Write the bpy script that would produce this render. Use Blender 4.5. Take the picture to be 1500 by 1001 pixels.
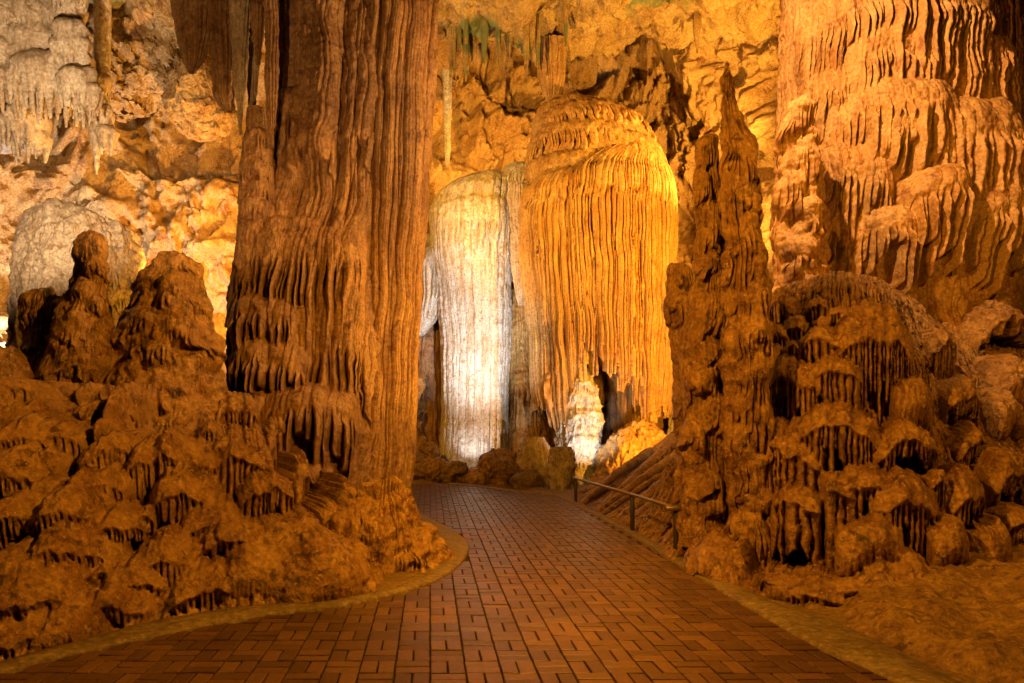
import bpy, math, random
import numpy as np
import openvdb as vdb

# ------------------------------------------------------------------ camera, world, lights, exposure
sc = bpy.context.scene
COL = sc.collection
for o in list(bpy.data.objects):
    bpy.data.objects.remove(o)
F, PX, PY, CH = 1050.0, 630.0, 618.0, 1.4          # focal length and principal point measured from the brick joints
cam = bpy.data.objects.new('camera', bpy.data.cameras.new('camera'))
COL.objects.link(cam); sc.camera = cam
cam.location = (0, 0, CH); cam.rotation_euler = (math.radians(90), 0, 0)
cam.data.sensor_width = 36; cam.data.lens = F / 1500 * 36
cam.data.shift_x = (750 - PX) / 1500; cam.data.shift_y = (PY - 500.5) / 1500
cam.data.clip_start = .05; cam.data.clip_end = 200

world = bpy.data.worlds.new('World'); sc.world = world; world.use_nodes = True
bg = world.node_tree.nodes['Background']
bg.inputs[0].default_value = (1, .62, .3, 1); bg.inputs[1].default_value = .02

sc.view_settings.view_transform = 'Standard'; sc.view_settings.look = 'None'
sc.view_settings.exposure = 0; sc.view_settings.gamma = 1; sc.view_settings.use_curve_mapping = False
sc.render.engine = 'CYCLES'
cy = sc.cycles
cy.use_denoising = True; cy.denoiser = 'OPENIMAGEDENOISE'; cy.denoising_input_passes = 'RGB_ALBEDO_NORMAL'
cy.max_bounces = 2; cy.diffuse_bounces = 1; cy.glossy_bounces = 1; cy.transmission_bounces = 2
cy.sample_clamp_indirect = 2.5; cy.caustics_reflective = False; cy.caustics_refractive = False

AMBER, GOLD, WARM, WHITE = (1, .41, .03), (1, .49, .085), (1, .51, .155), (1, .94, .93)

def lamp(name, loc, target, power, color, angle=120, size=.12, blend=.6):
    L = bpy.data.lights.new(name, 'SPOT'); L.energy = power; L.color = color
    L.spot_size = math.radians(angle); L.spot_blend = blend; L.shadow_soft_size = size
    o = bpy.data.objects.new(name, L); COL.objects.link(o); o.location = loc
    from mathutils import Vector
    o.rotation_euler = (Vector(target) - Vector(loc)).to_track_quat('-Z', 'Y').to_euler()
    return o

def at(px, py, d):
    return np.array([(px - PX) * d / F, d, CH + (PY - py) * d / F])

# the show-cave lighting: amber floods over the path, flood lamps at the foot of the formations
lamp('path_flood', (1.7, 3.4, 4.4), (-2.4, 6.4, .6), 960, AMBER, 110, .03)
lamp('path_flood', (-1.1, 3.4, 4.6), (3.9, 6.8, 1.4), 1250, AMBER, 100, .03)
lamp('path_flood', (4.8, 3.2, 5.2), (5.8, 7.8, 1.9), 560, AMBER, 110, .03)
lamp('path_flood', (.8, 6.4, 6.6), (1.0, 9, 0), 100, AMBER, 100, .2)
lamp('column_flood', (-2.4, 4.8, 2.6), (-2.9, 9.4, 6.4), 420, WARM, 70, .05)
lamp('column_flood', (3.2, 7.6, 5.6), (-.9, 9.2, 4.6), 700, WARM, 90, .05)
lamp('column_side_flood', (3.7, 10.4, .95), (-.4, 9.8, 4.6), 2300, AMBER, 80, .06)
lamp('tower_flood', (2.9, 7.7, 8.6), (6.9, 10.3, 5.3), 2100, WARM, 84, .05, .5)
lamp('white_curtain_flood', (1.05, 16.92, .20), (1.15, 18.0, 5.0), 80, WHITE, 120, .05)
lamp('white_curtain_flood', (1.5, 14.0, .5), (.95, 18.0, 4.0), 1600, WHITE, 56, .06, 1.0)
lamp('curtain_flood', (7.0, 12.7, 5.2), (4.6, 17.3, 5.2), 2300, AMBER, 80, .06)
lamp('curtain_flood', (2.5, 13.0, 1.0), (4.3, 17.3, 4.0), 300, AMBER, 70, .1)
lamp('grotto_flood', (3.5, 15.2, .6), (3.6, 17.2, 2.0), 110, WHITE, 90, .06)
lamp('grotto_flood', (5.4, 14.4, 1.0), (4.8, 17.0, 1.4), 520, AMBER, 100, .06)
lamp('ceiling_flood', (-1.0, 11.8, 5.2), (4.6, 17.8, 9.0), 2900, GOLD, 84, .06)
lamp('ceiling_flood', (7.6, 15.5, 7.4), (4.0, 18.6, 10.8), 1700, GOLD, 130, .06)
lamp('ceiling_flood', (1.4, 18.7, 8.0), (1.2, 21.0, 9.2), 340, GOLD, 150, .08)
lamp('ceiling_flood', (8.0, 16.6, 5.4), (7.0, 20, 8.8), 550, GOLD, 120, .06)
lamp('alcove_flood', (-6.9, 12.7, 2.2), (-7.6, 15.0, 4.6), 1000, WHITE, 150, .08)
lamp('alcove_flood', (-3.0, 12.0, 2.6), (-5.2, 14.4, 5.4), 1400, GOLD, 120, .06)
lamp('alcove_flood', (-4.4, 6.8, 3.6), (-6.4, 11.0, 6.4), 1150, (1, .70, .40), 80, .05)
lamp('alcove_flood', (-3.0, 11.8, 4.8), (-3.4, 14.2, 4.0), 800, AMBER, 120, .06)

# ------------------------------------------------------------------ noise
_r = np.random.RandomState(7)
PERM = np.concatenate([_r.permutation(256)] * 3).astype(np.int32)
_g = _r.normal(size=(256, 3)); GRAD = (_g / np.linalg.norm(_g, axis=1)[:, None]).astype(np.float32) * 1.5
RND = _r.rand(4096).astype(np.float32)

def perlin(P):
    P = np.asarray(P, np.float32)
    I = np.floor(P); f = P - I; I = I.astype(np.int32) & 255
    u = f * f * f * (f * (f * 6 - 15) + 10)
    out = 0
    for dx in (0, 1):
        a = PERM[I[..., 0] + dx]; wx = u[..., 0] if dx else 1 - u[..., 0]
        for dy in (0, 1):
            b = PERM[a + I[..., 1] + dy]; wy = wx * (u[..., 1] if dy else 1 - u[..., 1])
            for dz in (0, 1):
                g = GRAD[PERM[b + I[..., 2] + dz]]
                w = wy * (u[..., 2] if dz else 1 - u[..., 2])
                out = out + w * (g[..., 0] * (f[..., 0] - dx) + g[..., 1] * (f[..., 1] - dy) + g[..., 2] * (f[..., 2] - dz))
    return out

def fbm(P, size, octaves=4, seed=0, gain=.5, ridged=False):
    P = np.asarray(P, np.float32) / size + np.float32(seed * 17.31)
    a, s = 1.0, 0
    for k in range(octaves):
        n = perlin(P)
        if ridged:
            n = 1 - 2 * np.abs(n)
        s = s + a * n; a *= gain; P = P * 2.03 + 5.7
    return s

def worley(P, size, seed=0):
    P = np.asarray(P, np.float32) / size + np.float32(seed * 9.7)
    B = np.floor(P - .5).astype(np.int32); best = np.full(P.shape[:-1], 9., np.float32)
    for dx in (0, 1):
        for dy in (0, 1):
            for dz in (0, 1):
                C = B + np.array([dx, dy, dz], np.int32)
                h = PERM[PERM[PERM[C[..., 0] & 255] + (C[..., 1] & 255)] + (C[..., 2] & 255)]
                d = ((C + .5 + (GRAD[h] * .3)) - P)
                best = np.minimum(best, (d * d).sum(-1))
    return np.sqrt(best)

def n1(x, seed=0):
    x = np.asarray(x, np.float32)
    P = np.stack([x, np.full_like(x, seed * 3.3 + .5), np.full_like(x, .37)], -1)
    return perlin(P)

def smooth(x, a, b):
    t = np.clip((x - a) / (b - a), 0, 1); return t * t * (3 - 2 * t)

# ------------------------------------------------------------------ mesh helpers
def vnormals(V, Q):
    A, B, C, D = (V[Q[:, i]] for i in range(4))
    n = np.cross(C - A, D - B)
    N = np.stack([np.bincount(Q.ravel(), np.repeat(n[:, i], 4), len(V)) for i in range(3)], 1)
    return N / np.maximum(np.linalg.norm(N, axis=1), 1e-12)[:, None]

def link(name, me, parent=None):
    o = bpy.data.objects.new(name, me); COL.objects.link(o)
    if parent is not None:
        o.parent = parent
    return o

def mesh(name, V, Q, mat, parent=None, normals=None):
    """one mesh object from numpy vertices and quads, its vertices relative to the parent thing's base"""
    V = np.asarray(V, np.float32); Q = np.asarray(Q, np.int32)
    if parent is not None:
        V = V - np.array(parent.location, np.float32)
    me = bpy.data.meshes.new(name)
    me.vertices.add(len(V)); me.vertices.foreach_set('co', V.ravel())
    me.loops.add(Q.size); me.loops.foreach_set('vertex_index', Q.ravel())
    me.polygons.add(len(Q)); me.polygons.foreach_set('loop_start', np.arange(0, Q.size, 4, dtype=np.int32))
    me.update(calc_edges=True)
    me.polygons.foreach_set('use_smooth', np.ones(len(Q), bool))
    me.materials.append(mat)
    if normals is not None:
        me.normals_split_custom_set_from_vertices(normals.astype(np.float32))
    return link(name, me, parent)

def tag(o, label=None, cat=None, group=None, kind=None):
    for k, v in (('label', label), ('category', cat), ('group', group), ('kind', kind)):
        if v:
            o[k] = v
    return o

def thing(name, label, cat, loc, group=None):
    o = bpy.data.objects.new(name, None); COL.objects.link(o)
    o.location = [float(v) for v in loc]; o.empty_display_size = .1
    return tag(o, label, cat, group, 'thing')

def grid_quads(nr, nc, wrap=False):
    r = np.arange(nr - 1)[:, None]; c = np.arange(nc if wrap else nc - 1)[None, :]
    c2 = (c + 1) % nc
    return np.stack([r * nc + c, (r + 1) * nc + c, (r + 1) * nc + c2, r * nc + c2], -1).reshape(-1, 4)

# ------------------------------------------------------------------ materials
def rock(name, ca, cb, cc, size=.6, streak=0., rough=.55, bump=.5, fine=.012, speck=None, moss=None, wet=0.):
    """calcite: ca and cb mottled together, cc in blotches, streaks running down, speck = pale crystalline grains"""
    m = bpy.data.materials.new(name); m.use_nodes = True
    nt = m.node_tree; N, L = nt.nodes, nt.links; b = N['Principled BSDF']
    tc = N.new('ShaderNodeNewGeometry')
    def noise(scale, detail=6, ro=.6, vec=None, dist=0.):
        n = N.new('ShaderNodeTexNoise'); n.inputs['Scale'].default_value = scale
        n.inputs['Detail'].default_value = detail; n.inputs['Roughness'].default_value = ro
        n.inputs['Distortion'].default_value = dist
        L.new(vec or tc.outputs['Position'], n.inputs['Vector']); return n.outputs['Fac']
    def ramp(fac, p0, p1):
        r = N.new('ShaderNodeMapRange'); r.inputs[1].default_value = p0; r.inputs[2].default_value = p1
        r.interpolation_type = 'SMOOTHSTEP'
        L.new(fac, r.inputs[0]); return r.outputs[0]
    def mix(fac, a, bb):
        x = N.new('ShaderNodeMix'); x.data_type = 'RGBA'
        L.new(fac, x.inputs[0])
        for i, v in ((6, a), (7, bb)):
            if isinstance(v, tuple): x.inputs[i].default_value = (*v, 1)
            else: L.new(v, x.inputs[i])
        return x.outputs[2]
    def scaled(v):
        mp = N.new('ShaderNodeMapping'); mp.inputs['Scale'].default_value = v
        L.new(tc.outputs['Position'], mp.inputs['Vector']); return mp.outputs[0]
    n0 = noise(1 / size, 6, .68, dist=.4)
    c = mix(ramp(n0, .38, .62), ca, cb)
    h1 = noise(24, 6, .7)
    c = mix(ramp(noise(2.3 / size, 6, .72, dist=.6), .52, .66), c, cc)
    if streak:
        s = ramp(noise(1, 4, .65, scaled((9, 9, .5))), .46, .66)
        q = N.new('ShaderNodeMath'); q.operation = 'MULTIPLY'; q.inputs[1].default_value = streak; L.new(s, q.inputs[0])
        c = mix(q.outputs[0], c, cc)
    hs = N.new('ShaderNodeHueSaturation'); L.new(c, hs.inputs['Color'])
    vr = N.new('ShaderNodeMapRange'); vr.inputs[1].default_value = .3; vr.inputs[2].default_value = .7; vr.inputs[3].default_value = .42; vr.inputs[4].default_value = 1.45
    L.new(h1, vr.inputs[0]); L.new(vr.outputs[0], hs.inputs['Value']); c = hs.outputs[0]
    if speck:
        c = mix(ramp(h1, .57, .66), c, speck)
    if moss:
        c = mix(ramp(noise(.55, 5, .6, vec=scaled((1, 1, 1.4))), .535, .62), c, moss)
    L.new(c, b.inputs['Base Color'])
    rr = N.new('ShaderNodeMapRange'); rr.inputs[1].default_value = .3; rr.inputs[2].default_value = .7; rr.inputs[3].default_value = rough + .2; rr.inputs[4].default_value = rough - .22
    L.new(n0, rr.inputs[0]); L.new(rr.outputs[0], b.inputs['Roughness'])
    b.inputs['Specular IOR Level'].default_value = .5
    b.inputs['Coat Weight'].default_value = wet; b.inputs['Coat Roughness'].default_value = .22
    vo = N.new('ShaderNodeTexVoronoi'); vo.inputs['Scale'].default_value = 46
    L.new(tc.outputs['Position'], vo.inputs['Vector'])
    ad = N.new('ShaderNodeMath'); ad.operation = 'SUBTRACT'; L.new(h1, ad.inputs[0])
    vm = N.new('ShaderNodeMath'); vm.operation = 'MULTIPLY'; vm.inputs[1].default_value = .18
    L.new(vo.outputs['Distance'], vm.inputs[0]); L.new(vm.outputs[0], ad.inputs[1])
    bp = N.new('ShaderNodeBump'); bp.inputs['Strength'].default_value = bump; bp.inputs['Distance'].default_value = fine * 2.5
    L.new(ad.outputs[0], bp.inputs['Height']); L.new(bp.outputs[0], b.inputs['Coat Normal']); L.new(bp.outputs[0], b.inputs['Normal'])
    return m

M_bank = rock('ochre_flowstone', (.52, .29, .08), (.34, .165, .042), (.11, .045, .014), .36, 0, .36, .95, .012, speck=(.60, .40, .15), wet=0.55)
M_mound = rock('brown_flowstone', (.50, .27, .075), (.30, .14, .036), (.10, .04, .013), .36, .2, .36, .95, .012, speck=(.56, .37, .14), wet=0.55)
M_column = rock('column_calcite', (.50, .30, .15), (.37, .20, .09), (.20, .09, .04), .6, .7, .5, .7, .012, wet=0.3)
M_shaft = rock('shaft_calcite', (.54, .32, .14), (.40, .21, .08), (.22, .10, .04), .7, .8, .5, .7, .012, wet=0.3)
M_tower = rock('tower_calcite', (.63, .38, .17), (.52, .28, .10), (.32, .14, .05), .7, .5, .55, .45, .010)
M_curtain = rock('golden_calcite', (.62, .40, .15), (.54, .31, .10), (.38, .19, .06), .9, .8, .5, .4, .012)
M_white = rock('white_calcite', (.82, .79, .74), (.74, .68, .58), (.50, .36, .20), .45, .8, .5, .8, .02)
M_pale = rock('pale_calcite', (.68, .56, .42), (.54, .41, .28), (.34, .21, .11), .5, .5, .5, .6, .014)
M_wall = rock('wall_limestone', (.64, .42, .17), (.52, .30, .10), (.28, .12, .04), .9, .25, .6, .8, .03, speck=(.66, .52, .33))
M_ceil = rock('ceiling_limestone', (.66, .46, .18), (.52, .32, .10), (.25, .12, .04), .8, 0, .6, .8, .03, speck=(.68, .55, .32), moss=(.22, .27, .11))
M_ground = rock('cave_earth', (.26, .16, .06), (.20, .12, .045), (.14, .08, .03), .5, 0, .7, .6, .01, speck=(.36, .24, .11))
M_slab = rock('trodden_rock', (.40, .23, .07), (.26, .14, .045), (.12, .055, .018), .3, 0, .42, .9, .014, speck=(.48, .31, .11))
M_kerb = rock('kerb_concrete', (.27, .19, .085), (.21, .14, .06), (.14, .09, .04), .35, 0, .7, .7, .006, speck=(.36, .27, .13))

def brick_material():
    m = bpy.data.materials.new('clay_paver'); m.use_nodes = True
    N, L = m.node_tree.nodes, m.node_tree.links; b = N['Principled BSDF']
    g = N.new('ShaderNodeNewGeometry'); oi = N.new('ShaderNodeObjectInfo')
    ad = N.new('ShaderNodeMath'); ad.operation = 'ADD'; L.new(g.outputs['Random Per Island'], ad.inputs[0]); L.new(oi.outputs['Random'], ad.inputs[1])
    fr = N.new('ShaderNodeMath'); fr.operation = 'FRACT'; L.new(ad.outputs[0], fr.inputs[0])
    cr = N.new('ShaderNodeValToRGB'); e = cr.color_ramp.elements
    e[0].color = (.09, .043, .021, 1); e[1].color = (.175, .088, .042, 1); e[1].position = 1
    x = e.new(.5); x.color = (.125, .061, .029, 1)
    L.new(fr.outputs[0], cr.inputs[0])
    n = N.new('ShaderNodeTexNoise'); n.inputs['Scale'].default_value = 26; n.inputs['Detail'].default_value = 7; n.inputs['Roughness'].default_value = .7
    L.new(g.outputs['Position'], n.inputs['Vector'])
    n2 = N.new('ShaderNodeTexNoise'); n2.inputs['Scale'].default_value = .9; n2.inputs['Detail'].default_value = 5
    L.new(g.outputs['Position'], n2.inputs['Vector'])
    mr = N.new('ShaderNodeMapRange'); mr.inputs[1].default_value = .3; mr.inputs[2].default_value = .7; mr.inputs[3].default_value = .65; mr.inputs[4].default_value = 1.3
    L.new(n.outputs[0], mr.inputs[0])
    mr2 = N.new('ShaderNodeMapRange'); mr2.inputs[1].default_value = .3; mr2.inputs[2].default_value = .7; mr2.inputs[3].default_value = .75; mr2.inputs[4].default_value = 1.2
    L.new(n2.outputs[0], mr2.inputs[0])
    mu = N.new('ShaderNodeMath'); mu.operation = 'MULTIPLY'; L.new(mr.outputs[0], mu.inputs[0]); L.new(mr2.outputs[0], mu.inputs[1])
    hs = N.new('ShaderNodeHueSaturation'); L.new(cr.outputs[0], hs.inputs['Color']); L.new(mu.outputs[0], hs.inputs['Value'])
    L.new(hs.outputs[0], b.inputs['Base Color'])
    rr = N.new('ShaderNodeMapRange'); rr.inputs[3].default_value = .24; rr.inputs[4].default_value = .62
    L.new(n2.outputs[0], rr.inputs[0]); L.new(rr.outputs[0], b.inputs['Roughness'])
    bp = N.new('ShaderNodeBump'); bp.inputs['Strength'].default_value = .5; bp.inputs['Distance'].default_value = .006
    L.new(n.outputs[0], bp.inputs['Height']); L.new(bp.outputs[0], b.inputs['Normal'])
    return m
M_brick = brick_material()

def plain(name, col, rough=.5, metal=0., emit=0.):
    m = bpy.data.materials.new(name); m.use_nodes = True; N, L = m.node_tree.nodes, m.node_tree.links
    b = N['Principled BSDF']; b.inputs['Roughness'].default_value = rough; b.inputs['Metallic'].default_value = metal
    n = N.new('ShaderNodeTexNoise'); n.inputs['Scale'].default_value = 30; n.inputs['Detail'].default_value = 5
    mx = N.new('ShaderNodeMix'); mx.data_type = 'RGBA'
    mx.inputs[6].default_value = (*[c * .65 for c in col], 1); mx.inputs[7].default_value = (*col, 1)
    L.new(n.outputs[0], mx.inputs[0]); L.new(mx.outputs[2], b.inputs['Base Color'])
    if emit:
        b.inputs['Emission Color'].default_value = (1, .93, .82, 1); b.inputs['Emission Strength'].default_value = emit
    return m
M_steel = plain('dark_painted_steel', (.06, .05, .045), .5, .3)
M_rail = plain('worn_rail_metal', (.45, .36, .26), .38, .7)
M_lens = plain('lit_lamp_glass', (.9, .9, .9), .3, 0, 14)

# ------------------------------------------------------------------ cave shell: floor, walls, ceiling
def wall_path():
    K = np.array([(-6.5, -4), (-8.2, 2), (-9.6, 7), (-9.4, 11), (-8.0, 14.2), (-5.6, 15.2), (-3.6, 15.6), (-2.4, 18.6), (0, 20.8), (3, 21.4),
                  (6.5, 21.2), (8.6, 19.4), (9.8, 16), (11.2, 12), (11.2, 7), (9.5, 2), (7, -4), (0, -6.5)], float)
    n = len(K); out = []
    for i in range(n):                                   # closed Catmull-Rom
        p0, p1, p2, p3 = K[i - 1], K[i], K[(i + 1) % n], K[(i + 2) % n]
        fine = 2 <= i <= 12
        m = max(6, int(np.linalg.norm(p2 - p1) / (.036 if fine else .25)))
        t = np.linspace(0, 1, m, endpoint=False)[:, None]
        out.append(.5 * (2 * p1 + (p2 - p0) * t + (2 * p0 - 5 * p1 + 4 * p2 - p3) * t ** 2 + (3 * p1 - p0 - 3 * p2 + p3) * t ** 3))
    return np.concatenate(out)
W = wall_path(); nw = len(W)
tan = np.roll(W, -1, 0) - np.roll(W, 1, 0); tan /= np.linalg.norm(tan, axis=1)[:, None]
inw = np.stack([tan[:, 1], -tan[:, 0]], 1)
zs = np.concatenate([np.arange(-.6, 1.5, .12), np.arange(1.5, 11.2, .042), np.arange(11.2, 12.6, .2)])
V = np.zeros((len(zs), nw, 3), np.float32)
V[..., :2] = W[None]; V[..., 2] = zs[:, None]
lean = .9 * smooth(zs, 4, 11) + .5 * np.sin(zs * .55 + 1)
P = V.copy()
warp = np.stack([fbm(P, 2.2, 3, s) for s in (1, 2, 3)], -1)
d = 1.15 * fbm(P, 3.6, 3, 4) + .42 * fbm(P + .5 * warp, 1.5, 4, 5, .5, True) + .22 * fbm(P + .2 * warp, .5, 4, 6, .6) - .16 * np.clip(fbm(P + .3 * warp, .7, 4, 8, .6, True) - .5, 0, 1)
d -= .5 * np.clip(.35 - worley(P + .25 * warp, 1.15, 3), 0, 1)
d = d + lean[:, None]
V[..., :2] += inw[None] * d[..., None]
V[..., 2] += .25 * fbm(P, 1.2, 3, 9)
cave_wall = tag(mesh('cave_wall', V.reshape(-1, 3), grid_quads(len(zs), nw, True), M_wall), kind='structure')

ys = np.concatenate([np.arange(-7, 12, .3), np.arange(12, 22.6, .045)])
xs = np.concatenate([np.arange(-11, -4, .3), np.arange(-4, 9.6, .05), np.arange(9.6, 12.6, .3)])
X, Y = np.meshgrid(xs, ys); P = np.stack([X, Y, X * 0], -1)
warp = np.stack([fbm(P, 1.6, 3, s) for s in (11, 12, 13)], -1)
Z = 11.0 + .55 * fbm(P, 3.0, 3, 14) + .32 * fbm(P + .5 * warp, 1.2, 4, 15, .5, True) + .13 * fbm(P + .2 * warp, .4, 4, 16, .6)
Z -= 2.6 * smooth(-X, .3, 3.2) * smooth(-Y, -17, -13)
Z += .7 * smooth(Y + .5 * n1(X * .6, 3) + .18 * n1(X * 2.1, 4), 19.15, 19.4)
Z -= .5 * np.clip(.45 - worley(P + .2 * warp, 1.3, 5), 0, 1)
V = np.stack([X, Y, Z], -1)
ceiling = tag(mesh('cave_ceiling', V.reshape(-1, 3), grid_quads(len(ys), len(xs)), M_ceil), kind='structure')

LEFT = np.array([(-3.4, 2.4), (-2.9, 3.3), (-2.39, 3.98), (-1.98, 4.5), (-1.54, 4.9), (-1.07, 5.27), (-.67, 5.4), (-.43, 5.63), (-.19, 5.88), (.06, 6.28), (.19, 6.62),
                 (.28, 6.93), (.39, 7.5), (.45, 8.08), (.42, 8.55), (.22, 9.55), (-.4, 11.85), (-.7, 13.2), (-.62, 16.2)])
RIGHT = np.array([(3.0, 1.5), (2.66, 3.0), (2.5, 3.84), (2.40, 4.57), (2.38, 5.4), (2.40, 6.07), (2.43, 7.2), (2.47, 9.0), (2.46, 10.5), (2.41, 11.85), (2.37, 13.4), (2.14, 13.9),
                  (1.6, 14.2), (1.15, 15.2), (.4, 16.1)])
LEFT_OUT = np.array([(-3.6, 2.5), (-3.05, 3.4), (-2.47, 4.12), (-2.1, 4.74), (-1.87, 5.03), (-1.43, 5.36), (-.86, 5.57), (-.51, 5.7), (-.17, 6.12), (-.1, 6.3), (.10, 6.93),
                     (.14, 7.35), (.08, 8.55), (-.09, 9.67), (-.31, 10.97), (-.62, 11.9), (-.9, 13.2), (-.8, 16.2)])
RIGHT_OUT = np.array([(3.3, 1.5), (2.95, 3.0), (2.80, 3.85), (2.85, 4.26), (2.83, 4.67), (2.78, 5.07), (2.64, 5.35), (2.61, 6.0), (2.58, 7.03), (2.6, 9.0), (2.58, 10.6), (2.53, 12), (2.45, 13.5), (2.2, 14.05),
                      (1.7, 14.35), (1.25, 15.35), (.4, 16.3)])
BASE_POLY = np.concatenate([LEFT, RIGHT[::-1]])

def poly_sdf(x, y, poly):
    """signed distance to a closed polygon, positive inside"""
    x = np.asarray(x, np.float32); y = np.asarray(y, np.float32)
    D = np.full(x.shape, 1e9, np.float32); ins = np.zeros(x.shape, bool)
    for (ax, ay), (bx, by) in zip(poly, np.roll(poly, -1, 0)):
        ex, ey = bx - ax, by - ay
        t = np.clip(((x - ax) * ex + (y - ay) * ey) / (ex * ex + ey * ey + 1e-12), 0, 1)
        D = np.minimum(D, (x - ax - t * ex) ** 2 + (y - ay - t * ey) ** 2)
        c = (ay > y) != (by > y)
        ins ^= c & (x < (bx - ax) * (y - ay) / ((by - ay) if abs(by - ay) > 1e-9 else 1e-9) + ax)
    return np.where(ins, 1, -1) * np.sqrt(D)

xs = np.arange(-11, 12.6, .09); ys = np.arange(-7, 23, .09)
X, Y = np.meshgrid(xs, ys); P = np.stack([X, Y, X * 0], -1)
off = np.clip(-poly_sdf(X, Y, BASE_POLY), 0, 4)
Z = -.03 + .12 * fbm(P, .9, 4, 21) * smooth(off, .25, .9)
Z -= .35 * smooth(off, .2, .7) * smooth(X, 2.3, 2.7) * smooth(Y, 6.6, 7.4) * smooth(-Y, -13.6, -12.8)
Z = np.where(off < .3, -.03, Z)
tag(mesh('cave_floor', np.stack([X, Y, Z], -1).reshape(-1, 3), grid_quads(len(ys), len(xs))[:, ::-1], M_ground), kind='structure')

# ------------------------------------------------------------------ the brick path and its concrete kerbs
def resample(poly, step):
    out = []
    for a, b in zip(poly[:-1], poly[1:]):
        n = max(1, int(np.linalg.norm(b - a) / step)); out += [a + (b - a) * k / n for k in range(n)]
    out.append(poly[-1])
    A = np.array(out)
    for _ in range(6):
        A[1:-1] = .25 * A[:-2] + .5 * A[1:-1] + .25 * A[2:]
    return A

def kerb(name, inner, outer, h=.018):
    n = 220
    def par(p):
        p = resample(p, .05); s = np.concatenate([[0], np.cumsum(np.linalg.norm(np.diff(p, axis=0), axis=1))]); t = np.linspace(0, s[-1], n)
        return np.stack([np.interp(t, s, p[:, 0]), np.interp(t, s, p[:, 1])], 1)
    A, B = par(inner), par(outer)
    # pair every inner point with the nearest outer one so that the strip keeps its width
    j = np.maximum.accumulate(np.argmin(((A[:, None] - B[None]) ** 2).sum(-1), 1)); B = B[j]
    rows = []
    for u, z in ((0, -.05), (0, h - .012), (.06, h), (.5, h + .012), (.94, h + .008), (1.0, h - .01), (1.06, -.05)):
        q = A + (B - A) * u; zz = np.full(n, z) + (.006 * fbm(np.c_[q, q[:, 0] * 0], .3, 3, 5) if z > 0 else 0)
        rows.append(np.c_[q, zz])
    V = np.array(rows).reshape(-1, 3); Q = grid_quads(len(rows), n)
    if vnormals(V, Q)[3 * n:4 * n, 2].mean() < 0: Q = Q[:, ::-1]
    return tag(mesh(name, V, Q, M_kerb), kind='structure')
kerb('path_kerb', LEFT, LEFT_OUT); kerb('path_kerb', RIGHT, RIGHT_OUT)

path = bpy.data.objects.new('brick_path', None); COL.objects.link(path); tag(path, kind='structure')
V = np.c_[BASE_POLY, np.full(len(BASE_POLY), -.018)]
me = bpy.data.meshes.new('sand_bed'); me.from_pydata([tuple(v) for v in V], [], [tuple(range(len(V)))]); me.update()
me.materials.append(plain('joint_sand', (.022, .014, .009), .9)); link('sand_bed', me, path)
rng = np.random.RandomState(3)
def brick_geo(l, w, r):
    """a paver: worn, uneven top edges; origin in the middle of its top"""
    b = .0035; j = lambda: r.uniform(-.0022, .0022)
    o = [(-l / 2 + j(), -w / 2 + j()), (l / 2 + j(), -w / 2 + j()), (l / 2 + j(), w / 2 + j()), (-l / 2 + j(), w / 2 + j())]
    V = [(x, y, -.03) for x, y in o] + [(x, y, -.003 + j() * .5) for x, y in o] + [(x * (1 - 2 * b / l), y * (1 - 2 * b / w), j() * .6) for x, y in o]
    Q = [(8, 9, 10, 11)]
    for k in range(4):
        n = (k + 1) % 4; Q += [(k, n, 4 + n, 4 + k), (4 + k, 4 + n, 8 + n, 8 + k)]
    return np.array(V, np.float32), np.array(Q, np.int32)
protos = []
for k in range(14):
    v, q = brick_geo(.190, .0893, rng)
    me = bpy.data.meshes.new('brick'); me.from_pydata(v.tolist(), [], q.tolist()); me.update(); me.materials.append(M_brick); protos.append((me, v, q))
bricks = []
for i in range(-20, 20):
    for j in range(8, 84):
        cx, cyy = .2 * i + .1, .2 * j + .1
        for s in (-.05, .05):
            if (i + j) % 2: x, y, rz = cx, cyy + s, 0
            else: x, y, rz = cx + s, cyy, math.pi / 2
            bricks.append((x, y, rz))
B = np.array(bricks)
keep = poly_sdf(B[:, 0], B[:, 1], BASE_POLY) > -.02
B = B[keep]
px = PX + B[:, 0] * F / B[:, 1]; py = PY + CH * F / B[:, 1]
seen = (px > -40) & (px < 1540) & (py < 1030)
order = np.argsort(B[:, 1] + np.where(seen, 0, 100))
allv, allq = [], []
for rank, k in enumerate(order):
    x, y, rz = B[k]; me, v, q = protos[rng.randint(14)]
    z = rng.uniform(-.0035, .0015); tx, ty, tz = rng.normal(0, .008), rng.normal(0, .012), rng.normal(0, .010)
    if rank < 300:
        o = link('brick', me, path); o.location = (x, y, z); o.rotation_euler = (ty, tx, rz + tz)
    else:
        c, s = math.cos(rz + tz), math.sin(rz + tz)
        w = np.stack([v[:, 0] * c - v[:, 1] * s + x, v[:, 0] * s + v[:, 1] * c + y, v[:, 2] + z + v[:, 0] * tx + v[:, 1] * ty], 1)
        allq.append(q + sum(map(len, allv[-1:])) * 0 + 12 * len(allv)); allv.append(w)
o = mesh('brick', np.concatenate(allv), np.concatenate(allq), M_brick, path); o.data.polygons.foreach_set('use_smooth', np.zeros(len(o.data.polygons), bool))
o['kind'] = 'stuff'

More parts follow.
